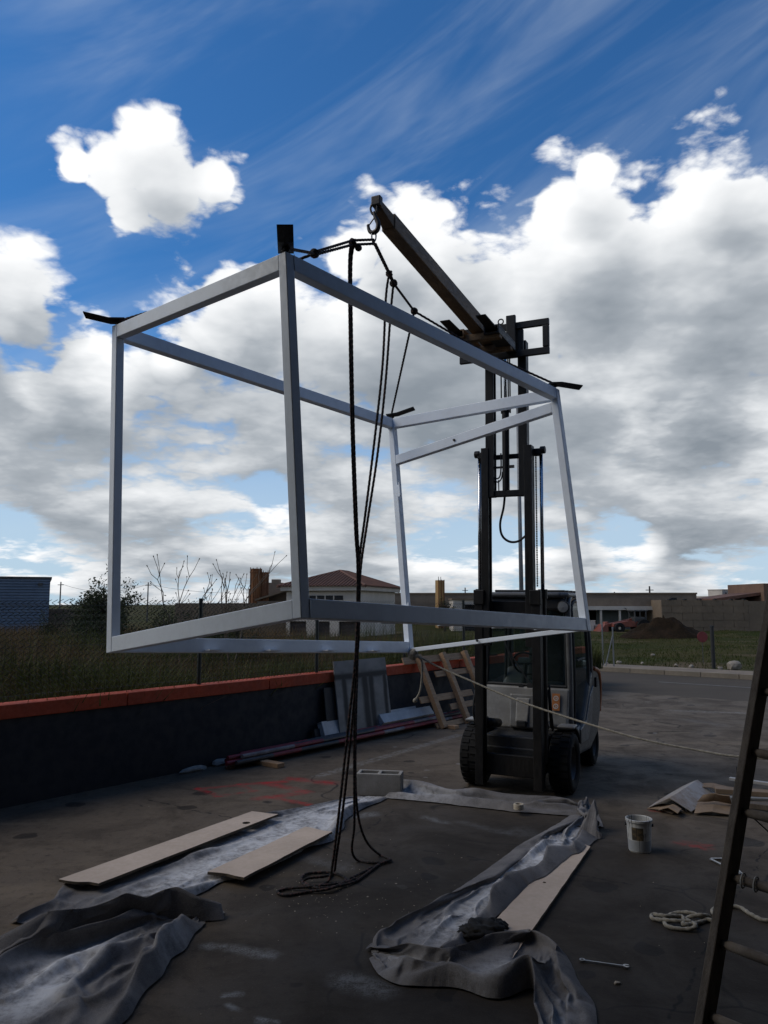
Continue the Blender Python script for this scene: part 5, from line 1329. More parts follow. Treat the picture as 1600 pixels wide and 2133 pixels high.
# loose tails hanging down to the ground and lying there in coils
def tail(label, paths):
    r_ = thing('rope_tail', label, 'rope', (0, 0, 0), group='loose black rope tails')
    for P in paths: m = MB(); m.rope(ropepts(P), RR, 0.04); m.build('strand', 'black_rope', r_, smooth=True)
z0 = 0.014
tail('doubled black rope tail hanging from the near sling into a coil on the ground', [
    [K1, (-0.248, 5.25, 4.453), (-0.244, 5.3, 3.9), (-0.231, 5.4, 3.223), (-0.207, 5.5, 2.542), (-0.191, 5.55, 2.268), (-0.194, 5.6, 1.856), (-0.215, 5.65, 1.511), (-0.254, 5.7, 1.165), (-0.299, 5.75, 0.751), (-0.338, 5.8, 0.403), (-0.374, 5.85, 0.121), (-0.403, 5.83, 0.012), (-0.495, 5.734, 0.012), (-0.597, 5.83, 0.012), (-0.57, 5.979, 0.012), (-0.393, 5.999, 0.012), (-0.279, 5.859, 0.012), (-0.369, 5.636, 0.03), (-0.534, 5.615, 0.012), (-0.673, 5.553, 0.012), (-0.741, 5.615, 0.012), (-0.675, 5.679, 0.012), (-0.472, 5.673, 0.03), (-0.276, 5.801, 0.012), (-0.21, 5.878, 0.012)],
    [K1 + Vector((0.02, 0, 0)), (-0.235, 5.27, 4.444), (-0.231, 5.32, 3.908), (-0.218, 5.42, 3.228), (-0.194, 5.52, 2.544), (-0.181, 5.57, 2.269), (-0.181, 5.62, 1.855), (-0.202, 5.67, 1.509), (-0.23, 5.72, 1.162), (-0.272, 5.77, 0.746), (-0.314, 5.82, 0.398), (-0.351, 5.87, 0.148), (-0.374, 6.03, 0.012), (-0.42, 5.875, 0.03), (-0.555, 5.825, 0.03), (-0.576, 5.763, 0.012), (-0.436, 5.636, 0.03), (-0.224, 5.801, 0.012), (-0.108, 6.03, 0.012), (-0.037, 6.191, 0.012)]])
tail('black rope tail in two strands meeting the ground in an open loop beside the coil', [
    [K4, (0.015, 5.82, 4.401), (-0.011, 5.8, 3.848), (-0.074, 5.78, 3.235), (-0.145, 5.75, 2.639), (-0.186, 5.72, 2.312), (-0.199, 5.72, 1.993), (-0.209, 5.78, 1.5), (-0.221, 5.85, 1.073), (-0.223, 5.95, 0.638), (-0.225, 6.05, 0.334), (-0.248, 6.2, 0.115), (-0.206, 6.28, 0.012), (-0.093, 6.224, 0.012), (0.019, 6.235, 0.012), (0.056, 6.28, 0.012)],
    [K5, (0.054, 5.93, 4.326), (0.011, 5.9, 3.723), (-0.052, 5.86, 3.138), (-0.128, 5.8, 2.608), (-0.173, 5.76, 2.278), (-0.186, 5.76, 1.993), (-0.2, 5.82, 1.496), (-0.212, 5.9, 1.066), (-0.214, 6, 0.626), (-0.19, 6.1, 0.356), (-0.13, 6.2, 0.168), (-0.038, 6.419, 0.012), (0.045, 6.277, 0.02), (-0.037, 6.191, 0.012), (-0.144, 6.03, 0.012), (-0.244, 5.855, 0.02)]])
# pale tag line tied to the low far corner, running out of the picture to the right
low = toworld((FL - h_, FW - h_, 0.0))
tl = thing('tag_line', 'pale twisted rope stretched from the low frame corner past the forklift', 'rope', (0, 0, 0))
m = MB(); m.rope(ropepts([low + Vector((0.0, -0.05, 0.02)), (0.465, 7.2, 1.442), (0.783, 6.9, 1.319), (1.13, 6.6, 1.191), (1.524, 6.25, 1.084), (1.885, 5.85, 1.011), (2.17, 5.5, 0.992), (2.333, 5.2, 1.004), (2.618, 4.8, 1.056)], 6), 0.008, 0.04); m.build('strand', 'pale_rope', tl, smooth=True)
m = MB(); knot(m, low + Vector((0.03, -0.06, -0.01)), 0.05, 3); m.build('knot', 'pale_rope', tl, smooth=True)
m = MB(); m.tube(ropepts([low + Vector((0.03, -0.06, -0.02)), (0.346, 7.2, 1.485), (0.349, 7.2, 1.333), (0.331, 7.2, 1.203), (0.291, 7.2, 1.126)]), 0.010, 8); m.tube([(0.3, 7.2, 1.143), (0.286, 7.2, 1.121), (0.273, 7.2, 1.104)], [0.01, 0.022, 0.012], 8); m.build('loose_end', 'pale_rope', tl, smooth=True)

# =================================================================== THINGS ON THE GROUND
def resample(P, n):
    P = np.array([tuple(q)[:2] for q in spline([Vector((q[0], q[1], 0)) for q in P], 12)])
    d = np.r_[0, np.cumsum(np.linalg.norm(np.diff(P, axis=0), axis=1))]
    u = np.linspace(0, d[-1], n)
    return np.stack([np.interp(u, d, P[:, 0]), np.interp(u, d, P[:, 1])], -1), d[-1]


def ridge(x, y, seed): return 1 - np.abs(2 * vnoise(x, y, seed) - 1)


def sst(x, a, b):
    u = np.clip((x - a) / (b - a), 0, 1); return u * u * (3 - 2 * u)


def sim_cloths(jobs, frames=38):
    """drop cloth grids with spare material between pinned hems and let gravity fold them; returns settled meshes"""
    fl = bpy.data.meshes.new('sim_floor'); fl.from_pydata([(-9, 0, 0), (9, 0, 0), (9, 14, 0), (-9, 14, 0)], [], [(0, 1, 2, 3)])
    fo = bpy.data.objects.new('sim_floor', fl); col.objects.link(fo)
    fo.modifiers.new('c', 'COLLISION'); fo.collision.thickness_outer = 0.006; fo.collision.cloth_friction = 60
    obs = []
    for P0, rest, F, pins in jobs:
        me = bpy.data.meshes.new('blanket'); n = len(P0)
        me.vertices.add(n); me.vertices.foreach_set('co', P0.astype(np.float32).ravel())
        me.loops.add(F.size); me.loops.foreach_set('vertex_index', F.astype(np.int32).ravel())
        me.polygons.add(len(F)); me.polygons.foreach_set('loop_start', np.arange(len(F), dtype=np.int32) * 4)
        me.update(calc_edges=True)
        o = bpy.data.objects.new('blanket', me); col.objects.link(o)
        o.shape_key_add(name='Basis'); k = o.shape_key_add(name='rest'); k.data.foreach_set('co', rest.astype(np.float32).ravel()); k.value = 0
        vg = o.vertex_groups.new(name='pin'); vg.add([int(i) for i in pins], 1.0, 'REPLACE')
        c = o.modifiers.new('cloth', 'CLOTH'); s = c.settings
        s.quality = 5; s.mass = 0.25; s.tension_stiffness = 60; s.compression_stiffness = 60; s.shear_stiffness = 25; s.bending_stiffness = 0.05
        s.tension_damping = 8; s.compression_damping = 8; s.shear_damping = 5; s.bending_damping = 0.5; s.air_damping = 2.5
        s.vertex_group_mass = 'pin'; s.pin_stiffness = 2.0; s.rest_shape_key = k
        c.collision_settings.use_collision = True; c.collision_settings.distance_min = 0.006; c.collision_settings.use_self_collision = False; c.collision_settings.collision_quality = 2
        c.point_cache.frame_start = 1; c.point_cache.frame_end = frames + 2
        obs.append(o)
    for f in range(1, frames + 1): scene.frame_set(f)
    dg = bpy.context.evaluated_depsgraph_get(); out = []
    for o in obs:
        ev = o.evaluated_get(dg); m = ev.to_mesh(); a = np.empty(len(m.vertices) * 3, np.float32); m.vertices.foreach_get('co', a); out.append(a.reshape(-1, 3).copy()); ev.to_mesh_clear()
    for o in obs + [fo]: bpy.data.objects.remove(o, do_unlink=True)
    scene.frame_set(1)
    return out


def inside(P, quad):
    """which points lie inside a convex quad"""
    r = None
    for k in range(4):
        a, b = quad[k], quad[(k + 1) % 4]
        c = (b[0] - a[0]) * (P[:, 1] - a[1]) - (b[1] - a[1]) * (P[:, 0] - a[0])
        q = c > 0
        r = [q] if r is None else r + [q]
    r = np.array(r); return r.all(0) | (~r).all(0)


B1 = [(-2.288, 5.67, 0.06), (-1.977, 5.587, 0.06), (-0.973, 7.355, 0.06), (-1.232, 7.453, 0.06)]
B2 = [(-1.281, 5.845, 0.05), (-0.996, 5.728, 0.05), (-0.443, 6.84, 0.05), (-0.687, 6.981, 0.05)]
B3 = [(0.322, 4.39, 0.012), (0.558, 4.236, 0.012), (1.688, 6.564, 0.012), (1.571, 6.73, 0.012)]
JOBS, INFO = [], []


def blanket(label, left, right, kw, kl, seed, h=0.09, paint=(), cell=0.025, pinfrac=0.35, fold=6.0):
    A, la = resample(left, 300); B, lb = resample(right, 300)
    L_ = (la + lb) / 2; wm = np.linalg.norm(A - B, axis=1).mean()
    ns = int(L_ * kl / cell) + 2; nt = int(wm * kw / cell) + 2
    A, _ = resample(left, ns); B, _ = resample(right, ns)
    s = np.linspace(0, 1, ns)[:, None]; t = np.linspace(0, 1, nt)[None, :]
    wob = 0.05 * (vnoise(s * L_ * 5 + 3, t * 0 + 1, seed) - 0.5) * (1 - t) * 2 - 0.05 * (vnoise(s * L_ * 5 + 9, t * 0 + 5, seed + 1) - 0.5) * t * 2
    tt = t + wob
    X = A[:, None, 0] * (1 - tt) + B[:, None, 0] * tt; Y = A[:, None, 1] * (1 - tt) + B[:, None, 1] * tt
    U = s * L_; V = t * wm
    Z = 0.012 + h * (ridge(U * 1.5 + V * 1.2, V * fold, seed) ** 1.5 * 1.3 + ridge(U * 3 - V * 3, V * fold * 1.5 + U, seed + 1) * 0.6)
    Wl = np.linalg.norm(A - B, axis=1)[:, None]
    rx = (t - 0.5) * np.maximum(Wl * kw, 0.6 * wm * kw); ry = s * L_ * kl + 0 * t
    P0 = np.stack([X, Y, Z], -1).reshape(-1, 3); rest = np.stack([rx, ry, 0 * rx], -1).reshape(-1, 3)
    i = np.arange(ns * nt).reshape(ns, nt)
    F = np.stack([i[:-1, :-1], i[1:, :-1], i[1:, 1:], i[:-1, 1:]], -1).reshape(-1, 4)
    e = np.r_[i[:, 0], i[:, -1]]; P0[e, 2] = 0.009
    pins = e[np.random.default_rng(seed).uniform(0, 1, len(e)) < pinfrac]
    P = np.zeros((ns, nt))
    for sc, sw, tc, tw3, am in paint: P = P + am * np.exp(-((s - sc) / sw) ** 2 - ((t - tc) / tw3) ** 2)
    JOBS.append((P0, rest, F, pins)); INFO.append((label, np.clip(P, 0, 1).ravel()))


blanket('long grey blanket strip with pale overspray under the two left boards',
        [(-0.291, 8.314, 0), (-0.922, 7.667, 0), (-1.53, 6.904, 0), (-1.875, 6.284, 0), (-2.23, 5.769, 0), (-2.229, 5.335, 0), (-2.356, 5.106, 0)],
        [(0.06, 8.274, 0), (-0.296, 7.583, 0), (-0.414, 6.904, 0), (-0.764, 6.398, 0), (-1.053, 5.894, 0), (-1.166, 5.797, 0), (-1.491, 5.351, 0), (-1.925, 5.013, 0)],
        1.22, 1.08, 3, 0.06, [(0.10, 0.16, 0.5, 0.4, 1.0), (0.3, 0.2, 0.62, 0.35, 0.9), (0.58, 0.16, 0.75, 0.28, 1.0), (0.72, 0.14, 0.8, 0.3, 0.8), (0.45, 0.2, 0.5, 0.3, 0.5)])
blanket('broad crumpled grey blanket at the near left corner, pale paint on it',
        [(-1.134, 5.18, 0), (-1.54, 5.106, 0), (-1.852, 4.83, 0), (-2.022, 4.644, 0), (-2.16, 4.287, 0), (-2.287, 3.962, 0)],
        [(-1.092, 5.128, 0), (-1.153, 4.943, 0), (-1.19, 4.499, 0), (-1.254, 4.164, 0), (-1.265, 3.878, 0), (-1.264, 3.579, 0)],
        1.22, 1.30, 17, 0.10, [(0.60, 0.30, 0.36, 0.16, 0.95), (0.78, 0.2, 0.40, 0.2, 0.5), (0.3, 0.15, 0.9, 0.15, 0.35)], fold=6.0)
blanket('rolled up end of grey blanket lying across the left strip',
        [(-1.023, 5.264, 0), (-1.174, 5.351, 0), (-1.482, 5.319, 0), (-1.642, 5.233, 0), (-1.89, 4.999, 0), (-2.057, 4.811, 0), (-2.253, 4.614, 0)],
        [(-1.007, 5.157, 0), (-1.122, 5.128, 0), (-1.417, 5.098, 0), (-1.554, 5.055, 0), (-1.792, 4.896, 0), (-1.94, 4.674, 0), (-2.14, 4.444, 0)],
        2.1, 1.03, 29, 0.12, [(0.5, 0.3, 0.3, 0.3, 0.2)], cell=0.026, pinfrac=0.6, fold=5)
blanket('thin folded grey blanket strip running behind from concrete block to right corner',
        [(0.19, 8.736, 0), (0.409, 8.478, 0), (0.8, 8.294, 0), (1.271, 8.118, 0), (1.691, 8.023, 0), (2.014, 7.931, 0)],
        [(-0.025, 8.234, 0), (0.246, 8.156, 0), (0.718, 7.949, 0), (1.119, 7.753, 0), (1.514, 7.633, 0), (1.878, 7.533, 0)],
        1.6, 1.05, 41, 0.09, [(0.15, 0.14, 0.6, 0.4, 0.9), (0.32, 0.15, 0.6, 0.4, 0.45)], cell=0.034)
blanket('long grey blanket with white overspray lying on the right hand board',
        [(2.029, 7.931, 0), (1.609, 7.342, 0), (1.106, 6.604, 0), (0.669, 5.914, 0), (0.336, 5.392, 0), (0.09, 5.069, 0), (-0.043, 4.896, 0), (-0.094, 4.674, 0)],
        [(1.9, 7.044, 0), (1.69, 6.604, 0), (1.302, 6.067, 0), (0.984, 5.613, 0), (0.705, 5.18, 0), (0.535, 4.896, 0), (0.443, 4.704, 0), (0.406, 4.544, 0)],
        1.42, 1.22, 53, 0.10, [(0.26, 0.15, 0.55, 0.3, 1.0), (0.45, 0.15, 0.55, 0.25, 0.75), (0.63, 0.14, 0.55, 0.25, 0.85), (0.85, 0.10, 0.62, 0.25, 0.9)])
blanket('bunched grey blanket heap at the near end of the right hand board',
        [(-0.071, 4.83, 0), (0.139, 4.704, 0), (0.283, 4.585, 0), (0.429, 4.556, 0), (0.684, 4.83, 0), (0.888, 4.93, 0), (1.025, 4.704, 0), (1.043, 4.39, 0), (1.041, 4.094, 0), (0.983, 3.76, 0)],
        [(-0.087, 4.614, 0), (-0.013, 4.39, 0), (0.151, 4.297, 0), (0.35, 4.271, 0), (0.572, 4.164, 0), (0.764, 4.276, 0), (0.784, 4.212, 0), (0.773, 4.072, 0), (0.718, 3.878, 0), (0.649, 3.613, 0)],
        1.35, 1.42, 67, 0.09, [(0.12, 0.1, 0.5, 0.4, 0.4), (0.45, 0.08, 0.7, 0.25, 0.55), (0.9, 0.1, 0.5, 0.4, 0.5)], fold=6.5, cell=0.024)
blanket('small upright tuft of grey blanket where the strips meet at the right corner',
        [(1.846, 7.583, 0), (1.957, 7.895, 0), (2.053, 7.968, 0), (2.051, 7.667, 0), (1.975, 7.19, 0)],
        [(1.654, 6.904, 0), (1.74, 6.946, 0), (1.776, 6.864, 0), (1.814, 6.81, 0), (1.875, 6.864, 0)],
        2.0, 1.5, 71, 0.2, [(0.5, 0.2, 0.5, 0.4, 0.25)], cell=0.03)
for (label, paint), (P0, rest, F, pins), V in zip(INFO, JOBS, sim_cloths(JOBS, 30)):
    for qd, zmax in ((B1, 0.054), (B2, 0.044)):
        k_ = inside(V, qd); V[k_, 2] = np.minimum(V[k_, 2], zmax)
    k_ = inside(V, B3); V[k_, 2] = np.maximum(V[k_, 2], 0.036)
    o = raw_mesh('blanket', V, F, 'blanket', paint, 'paint', smooth=True)
    ss = o.modifiers.new('smooth', 'SUBSURF'); ss.levels = 1; ss.render_levels = 1
    tag(o, label, 'blanket', 'grey dust blankets on the yard')


def two_tone(o, top, side):
    o.data.materials.clear(); o.data.materials.append(M[top]); o.data.materials.append(M[side])
    for p in o.data.polygons: p.material_index = 0 if abs(p.normal.z) > 0.8 else 1
    return o


def board(label, corners, th, holes=(), tilt=0.0, rough=0.006, seed=1):
    """flat board from four corners on the ground; short ends slightly broken, real holes"""
    rr = random.Random(seed); C = [Vector(c) for c in corners]
    bm = bmesh.new(); ring = []
    for i in range(4):
        a, b = C[i], C[(i + 1) % 4]; n = max(2, int((b - a).length / 0.07))
        out = Vector(((b - a).y, -(b - a).x, 0)).normalized()
        for k in range(n):
            p = a.lerp(b, k / n)
            if k and i in (0, 2): p = p + out * rr.uniform(-rough, rough) * 2.2
            elif k: p = p + out * rr.uniform(-rough, rough) * 0.35
            ring.append(p)
    vs = [bm.verts.new(p + Vector((0, 0, th))) for p in ring]; edges = [bm.edges.new((vs[i], vs[(i + 1) % len(vs)])) for i in range(len(vs))]
    for hx_, hy_, hr in holes:
        hv = [bm.verts.new((hx_ + math.cos(a) * hr, hy_ + math.sin(a) * hr, C[0].z + th)) for a in np.linspace(0, 2 * math.pi, 14, endpoint=False)]
        edges += [bm.edges.new((hv[i], hv[(i + 1) % 14])) for i in range(14)]
    bmesh.ops.triangle_fill(bm, use_beauty=True, edges=edges)
    # flatten the top on the plane of the corners
    ext = bmesh.ops.extrude_face_region(bm, geom=bm.faces[:])
    for v in [g_ for g_ in ext['geom'] if isinstance(g_, bmesh.types.BMVert)]: v.co.z -= th
    bmesh.ops.recalc_face_normals(bm, faces=bm.faces[:])
    me = bpy.data.meshes.new('board'); bm.to_mesh(me); bm.free(); me.materials.append(M['chipboard'])
    o = bpy.data.objects.new('board', me); col.objects.link(o)
    return tag(two_tone(o, 'chipboard', 'board_edge'), label, 'board', 'pale boards on the yard')


h1 = (-1.218, 7.07, 0.07)
board('longest pale board on the left with a round hole at its far end', B1, 0.018, [(h1[0], h1[1], 0.036)], seed=2)
board('shorter pale board beside the coil of black rope', B2, 0.02, rough=0.012, seed=4)
h2 = (1.143, 5.748, 0.03)
board('pale pinkish board half covered by the right hand blanket', B3, 0.018, [(h2[0], h2[1], 0.013)], seed=6)

# crumpled black cloth on the right board
def lump(name, label, cat, mat, c, sx, sy, sz, seed, freq=7):
    bm = bmesh.new(); bmesh.ops.create_icosphere(bm, subdivisions=4, radius=1.0)
    for v in bm.verts:
        d = v.co.normalized(); n = 0.0
        for f_, a_ in ((2.3, 0.35), (5.1, 0.22), (11.0, 0.10)):
            n += a_ * (float(ridge(np.array([d.x * f_ + seed + d.z * 2]), np.array([d.y * f_ + d.z * 3]), seed)[0]) - 0.5)
        v.co = Vector((d.x * sx * (1 + n), d.y * sy * (1 + n), max(d.z, -0.15) * sz * (1 + n * 1.5)))
    me = bpy.data.meshes.new(name); bm.to_mesh(me); bm.free(); me.materials.append(M[mat]); me.shade_smooth()
    o = bpy.data.objects.new(name, me); col.objects.link(o); o.location = c
    return tag(o, label, cat)
g1 = (0.59, 4.896, 0)
o = lump('glove', 'crumpled black work glove lying on the right hand board', 'glove', 'glove', (g1[0], g1[1], 0.045), 0.13, 0.10, 0.055, 5); o.rotation_euler = (0, 0, R(20))
for k, (dx, dy, L_) in enumerate(((0.10, 0.07, 0.07), (0.125, 0.045, 0.08), (0.13, 0.012, 0.075), (0.12, -0.02, 0.06), (-0.02, -0.085, 0.06))):
    m = MB(); a_ = math.atan2(dy, dx); e = Vector((math.cos(a_) * L_, math.sin(a_) * L_, -0.01)); m.tube([Vector((dx * .7, dy * .7, 0.012)), Vector((dx * .9, dy * .9, 0.022)), Vector((dx, dy, 0.018)) + e * 0.4, Vector((dx, dy, 0.006)) + e * 0.75], [0.017, 0.018, 0.016, 0.008], 8); m.build('finger', 'glove', o, smooth=True)

# hollow concrete block
def gridblock(xs, ys, z0, z1, skip):
    m = MB(); idx = {}
    def v(i, j, k):
        if (i, j, k) not in idx: idx[(i, j, k)] = len(m.v); m.v.append((xs[i], ys[j], (z0, z1)[k]))
        return idx[(i, j, k)]
    solid = lambda i, j: 0 <= i < len(xs) - 1 and 0 <= j < len(ys) - 1 and (i, j) not in skip
    for i in range(len(xs) - 1):
        for j in range(len(ys) - 1):
            if not solid(i, j): continue
            m.f += [(v(i, j, 1), v(i + 1, j, 1), v(i + 1, j + 1, 1), v(i, j + 1, 1)), (v(i, j + 1, 0), v(i + 1, j + 1, 0), v(i + 1, j, 0), v(i, j, 0))]
            if not solid(i, j - 1): m.f.append((v(i, j, 0), v(i + 1, j, 0), v(i + 1, j, 1), v(i, j, 1)))
            if not solid(i, j + 1): m.f.append((v(i + 1, j + 1, 0), v(i, j + 1, 0), v(i, j + 1, 1), v(i + 1, j + 1, 1)))
            if not solid(i - 1, j): m.f.append((v(i, j + 1, 0), v(i, j, 0), v(i, j, 1), v(i, j + 1, 1)))
            if not solid(i + 1, j): m.f.append((v(i + 1, j, 0), v(i + 1, j + 1, 0), v(i + 1, j + 1, 1), v(i + 1, j, 1)))
    return m
g2 = (-0.293, 8.374, 0)
o = gridblock([0, .035, .22, .255, .44, .475], [0, .035, .175, .21], 0, 0.225, {(1, 1), (3, 1)}).build('concrete_block', 'concrete_block', loc=(g2[0], g2[1], 0.0), rot=(0, 0, R(-9)), bevel=0.006)
tag(o, 'hollow concrete block with two cells standing behind the blankets', 'block')

# roll of tape
g3 = (1.289, 7.633, 0)
m = MB(); m.lathe([(0.032, 0.0), (0.048, 0.0), (0.049, 0.005), (0.049, 0.045), (0.048, 0.05), (0.032, 0.05)], 28, close=True)
o = m.build('tape_roll', 'tape', loc=(g3[0], g3[1], 0.05), smooth=False); tag(o, 'pale roll of masking tape on the rear blanket strip', 'tape')

# paint bucket
g4 = (2.089, 6.554, 0)
b = thing('paint_bucket', 'white paint bucket with a brown label and drips', 'bucket', (g4[0], g4[1], 0), R(-12))
m = MB(); m.lathe([(0.0, 0.0), (0.082, 0.0), (0.088, 0.012), (0.099, 0.235), (0.1065, 0.238), (0.1065, 0.255), (0.099, 0.258), (0.095, 0.252), (0.092, 0.2), (0.084, 0.02), (0.0, 0.016)], 40); m.build('body', 'bucket_plastic', b, smooth=False)
m = MB(); m.lathe([(0.0, 0.05), (0.083, 0.05), (0.085, 0.055)], 24); m.build('paint', 'white_tray', b)
for sx in (-1, 1): m = MB(); m.tube([(sx * 0.098, 0, 0.205), (sx * 0.112, 0, 0.205)], 0.012, 8); m.build('handle_boss', 'rubber', b)
m = MB(); m.tube([Vector((math.cos(a) * 0.112, math.sin(a) * 0.112 * 0.98, 0.205 - 0.06 * math.sin(a))) for a in np.linspace(0, math.pi, 16)], 0.003, 6); m.build('handle', 'bright_steel', b)

# combination wrench
w0, w1 = Vector((1.115, 4.588, 0.006)), Vector((1.34, 4.514, 0.006))
L_ = (w1 - w0).length; ang_ = math.atan2((w1 - w0).y, (w1 - w0).x)
b = thing('wrench', 'steel combination wrench lying on the ground at the right', 'wrench', tuple(w0), ang_)
m = MB(); m.hexa([(0.012, -0.007, 0), (L_ - 0.014, -0.006, 0), (L_ - 0.014, 0.006, 0), (0.012, 0.007, 0)], [(0.012, -0.005, 0.008), (L_ - 0.014, -0.004, 0.008), (L_ - 0.014, 0.004, 0.008), (0.012, 0.005, 0.008)]); m.build('shaft', 'bright_steel', b, bevel=0.001)
m = MB(); m.lathe([(0.0085, 0), (0.016, 0), (0.017, 0.005), (0.016, 0.010), (0.0085, 0.010)], 18, close=True); m.build('ring_end', 'bright_steel', b)
pts = [(math.cos(a) * 0.019 + L_, math.sin(a) * 0.019) for a in np.linspace(R(40), R(330), 16)] + [(math.cos(R(330)) * 0.019 + L_ - .001, -0.006), (L_ - 0.006, -0.006), (L_ - 0.006, 0.008), (L_ + 0.014, 0.009)]
m = MB(); m.prism(pts, 0.0, 0.009); m.build('open_end', 'bright_steel', b)

# bit of dried lump and scattered flecks on the concrete
rr = random.Random(4)
g5 = (1.236, 4.338, 0); o = stone_mesh('pebble', 40, 0.022, 0.016, 0.010); o.location = (g5[0], g5[1], 0.006); tag(o, 'small flat pebble on the ground below the wrench', 'pebble')
V = []; F = []
for k in range(230):
    x, y = rr.choice([(rr.uniform(-2.6, 2.6), rr.uniform(3.6, 9.5)), (rr.gauss(-0.45, 0.35), rr.gauss(5.7, 0.35)), (rr.gauss(-0.2, 0.4), rr.gauss(5.5, 0.3))]); r_ = rr.uniform(0.002, 0.006) * rr.choice((1, 1, 1, 1.5)); a0 = rr.uniform(0, 6); o_ = len(V)
    for j in range(4): V.append((x + math.cos(a0 + j * 1.57) * r_ * rr.uniform(.6, 1.3), y + math.sin(a0 + j * 1.57) * r_ * rr.uniform(.6, 1.3), 0.0015))
    V.append((x, y, 0.0015 + r_ * 0.6)); F += [(o_ + j, o_ + (j + 1) % 4, o_ + 4) for j in range(4)]
o = raw_mesh('grit', np.array(V), np.array(F), 'stone'); o['kind'] = 'stuff'; tag(o, 'pale grit and paint flecks scattered over the yard', 'grit')

# pale rope heap at the right, running out of the picture
b = thing('rope_heap', 'pale twisted rope lying in loops beside the ladder', 'rope')
m = MB(); m.rope(ropepts([(2.597, 5.219, 0.014), (2.424, 5.121, 0.014), (2.365, 5.219, 0.014), (2.342, 5.338, 0.014), (2.219, 5.346, 0.014), (2.135, 5.266, 0.02), (2.106, 5.154, 0.03), (2.07, 5.121, 0.014), (1.972, 5.2, 0.03), (1.876, 5.235, 0.014), (1.781, 5.144, 0.014), (1.762, 5.034, 0.014), (1.859, 4.992, 0.014), (1.925, 5.008, 0.03), (1.921, 5.151, 0.014), (2.011, 5.143, 0.04), (2.08, 5.166, 0.014), (1.973, 5.092, 0.014), (1.856, 5.022, 0.03), (1.908, 5.181, 0.014), (1.786, 5.154, 0.03), (1.731, 5.219, 0.014), (1.714, 5.151, 0.014), (1.804, 5.08, 0.03), (1.918, 5.065, 0.03)], 7), 0.0125, 0.05); m.build('strand', 'pale_rope', b, smooth=True)

# slotted metal bracket half behind the ladder
b = thing('metal_bracket', 'triangular metal bracket lying behind the ladder rail', 'bracket')
q0, q1, q2 = Vector((2.559, 6.32, 0.01)), Vector((2.687, 6.32, 0.01)), Vector((2.651, 5.964, 0.01))
for A, B in ((q0, q1), (q1, q2), (q0, q2)):
    d_ = (B - A).normalized() * 0.012; m = MB(); m.beam(A + d_, B - d_, 0.022, 0.012); m.build('bar', 'bright_steel', b, bevel=0.002)

# ------------------------------------------------------------------ things along the wall
zr_ = math.atan2(WD.y, WD.x)
# bundle of red and white poles
P0, P1 = wl(2.623, -0.42), wl(7.736, -0.36); axd = (P1 - P0).normalized(); nd = Vector((-axd.y, axd.x, 0)); LL = (P1 - P0).length
spots = [(0.0, 0.085, 0.0, 1.0), (0.065, 0.085, -0.1, 0.98), (0.13, 0.085, 0.05, 1.02), (0.195, 0.085, 0.0, 0.95), (0.035, 0.136, 0.12, 0.97), (0.10, 0.136, -0.05, 1.0), (0.165, 0.136, 0.2, 0.9)]
plab = ['front lowest', 'second lowest', 'third lowest', 'rearmost lowest', 'front upper', 'middle upper', 'rear upper']
for k, (u, z, a, sc) in enumerate(spots):
    pole = thing('striped_pole', '%s red white and black pole of the bundle along the wall' % plab[k], 'pole', tuple(P0 + nd * u + axd * a + Vector((0, 0, z))), math.atan2(axd.y, axd.x), 'striped poles bundled along the wall')
    rr = random.Random(k + 50); x = 0.0; ci = k % 2
    while x < LL * sc - 0.05:
        x1 = min(x + rr.uniform(0.25, 0.95), LL * sc); mt = ('pole_red', 'pole_white', 'pole_black')[rr.choice((0, 0, 0, 2)) if ci else rr.choice((1, 2, 0))]; ci = 1 - ci
        m = MB(); m.tube([(x, 0, 0), (x1, 0, 0)], 0.028, 10); m.build('band', mt, pole, smooth=False); x = x1
for g_, r_, lab, nm in (((-1.327, 9.786, 0), 0.0, 'pale wooden block under the near end of the striped poles', 'wood_block'), ((1.116, 12.723, 0), 0.0, 'pale wooden block under the far end of the striped poles', 'wood_block')):
    m = MB(); m.box((0, 0.13, 0.028), (0.12, 0.42, 0.055))
    o = m.build(nm, 'pale_wood', loc=(g_[0], g_[1], 0), rot=(0, 0, math.atan2(axd.y, axd.x)), bevel=0.006); tag(o, lab, 'wood')
# leaning panel with dark sprayed lines, and a dark board behind it
g7 = wl(5.315, -0.22)
def lean(name, label, cat, mat, c, w, h, th, ang, back=0.0, bevel=0.003, grp=None):
    m = MB(); m.box((0, 0, 0.5), (0.78, 1.0, 1.0)); o = m.build(name, mat, loc=tuple(c), rot=(-ang, 0, zr_), bevel=0)
    o.scale = (w / 0.78, th, h); o.rotation_euler = Euler((-ang, 0, zr_), 'XYZ')
    return tag(o, label, cat, grp)
lean('sprayed_board', 'grey panel with dark sprayed lines leaning on the wall', 'panel', 'sprayed_panel', g7 + Vector((0, 0, 0.01)), 1.20, 1.16, 0.02, R(8))
lean('leaning_board', 'narrow dark board leaning on the wall left of the sprayed panel', 'board', 'dark_board', g7 - WD * 0.62 + WN * 0.06, 0.34, 0.80, 0.02, R(8))
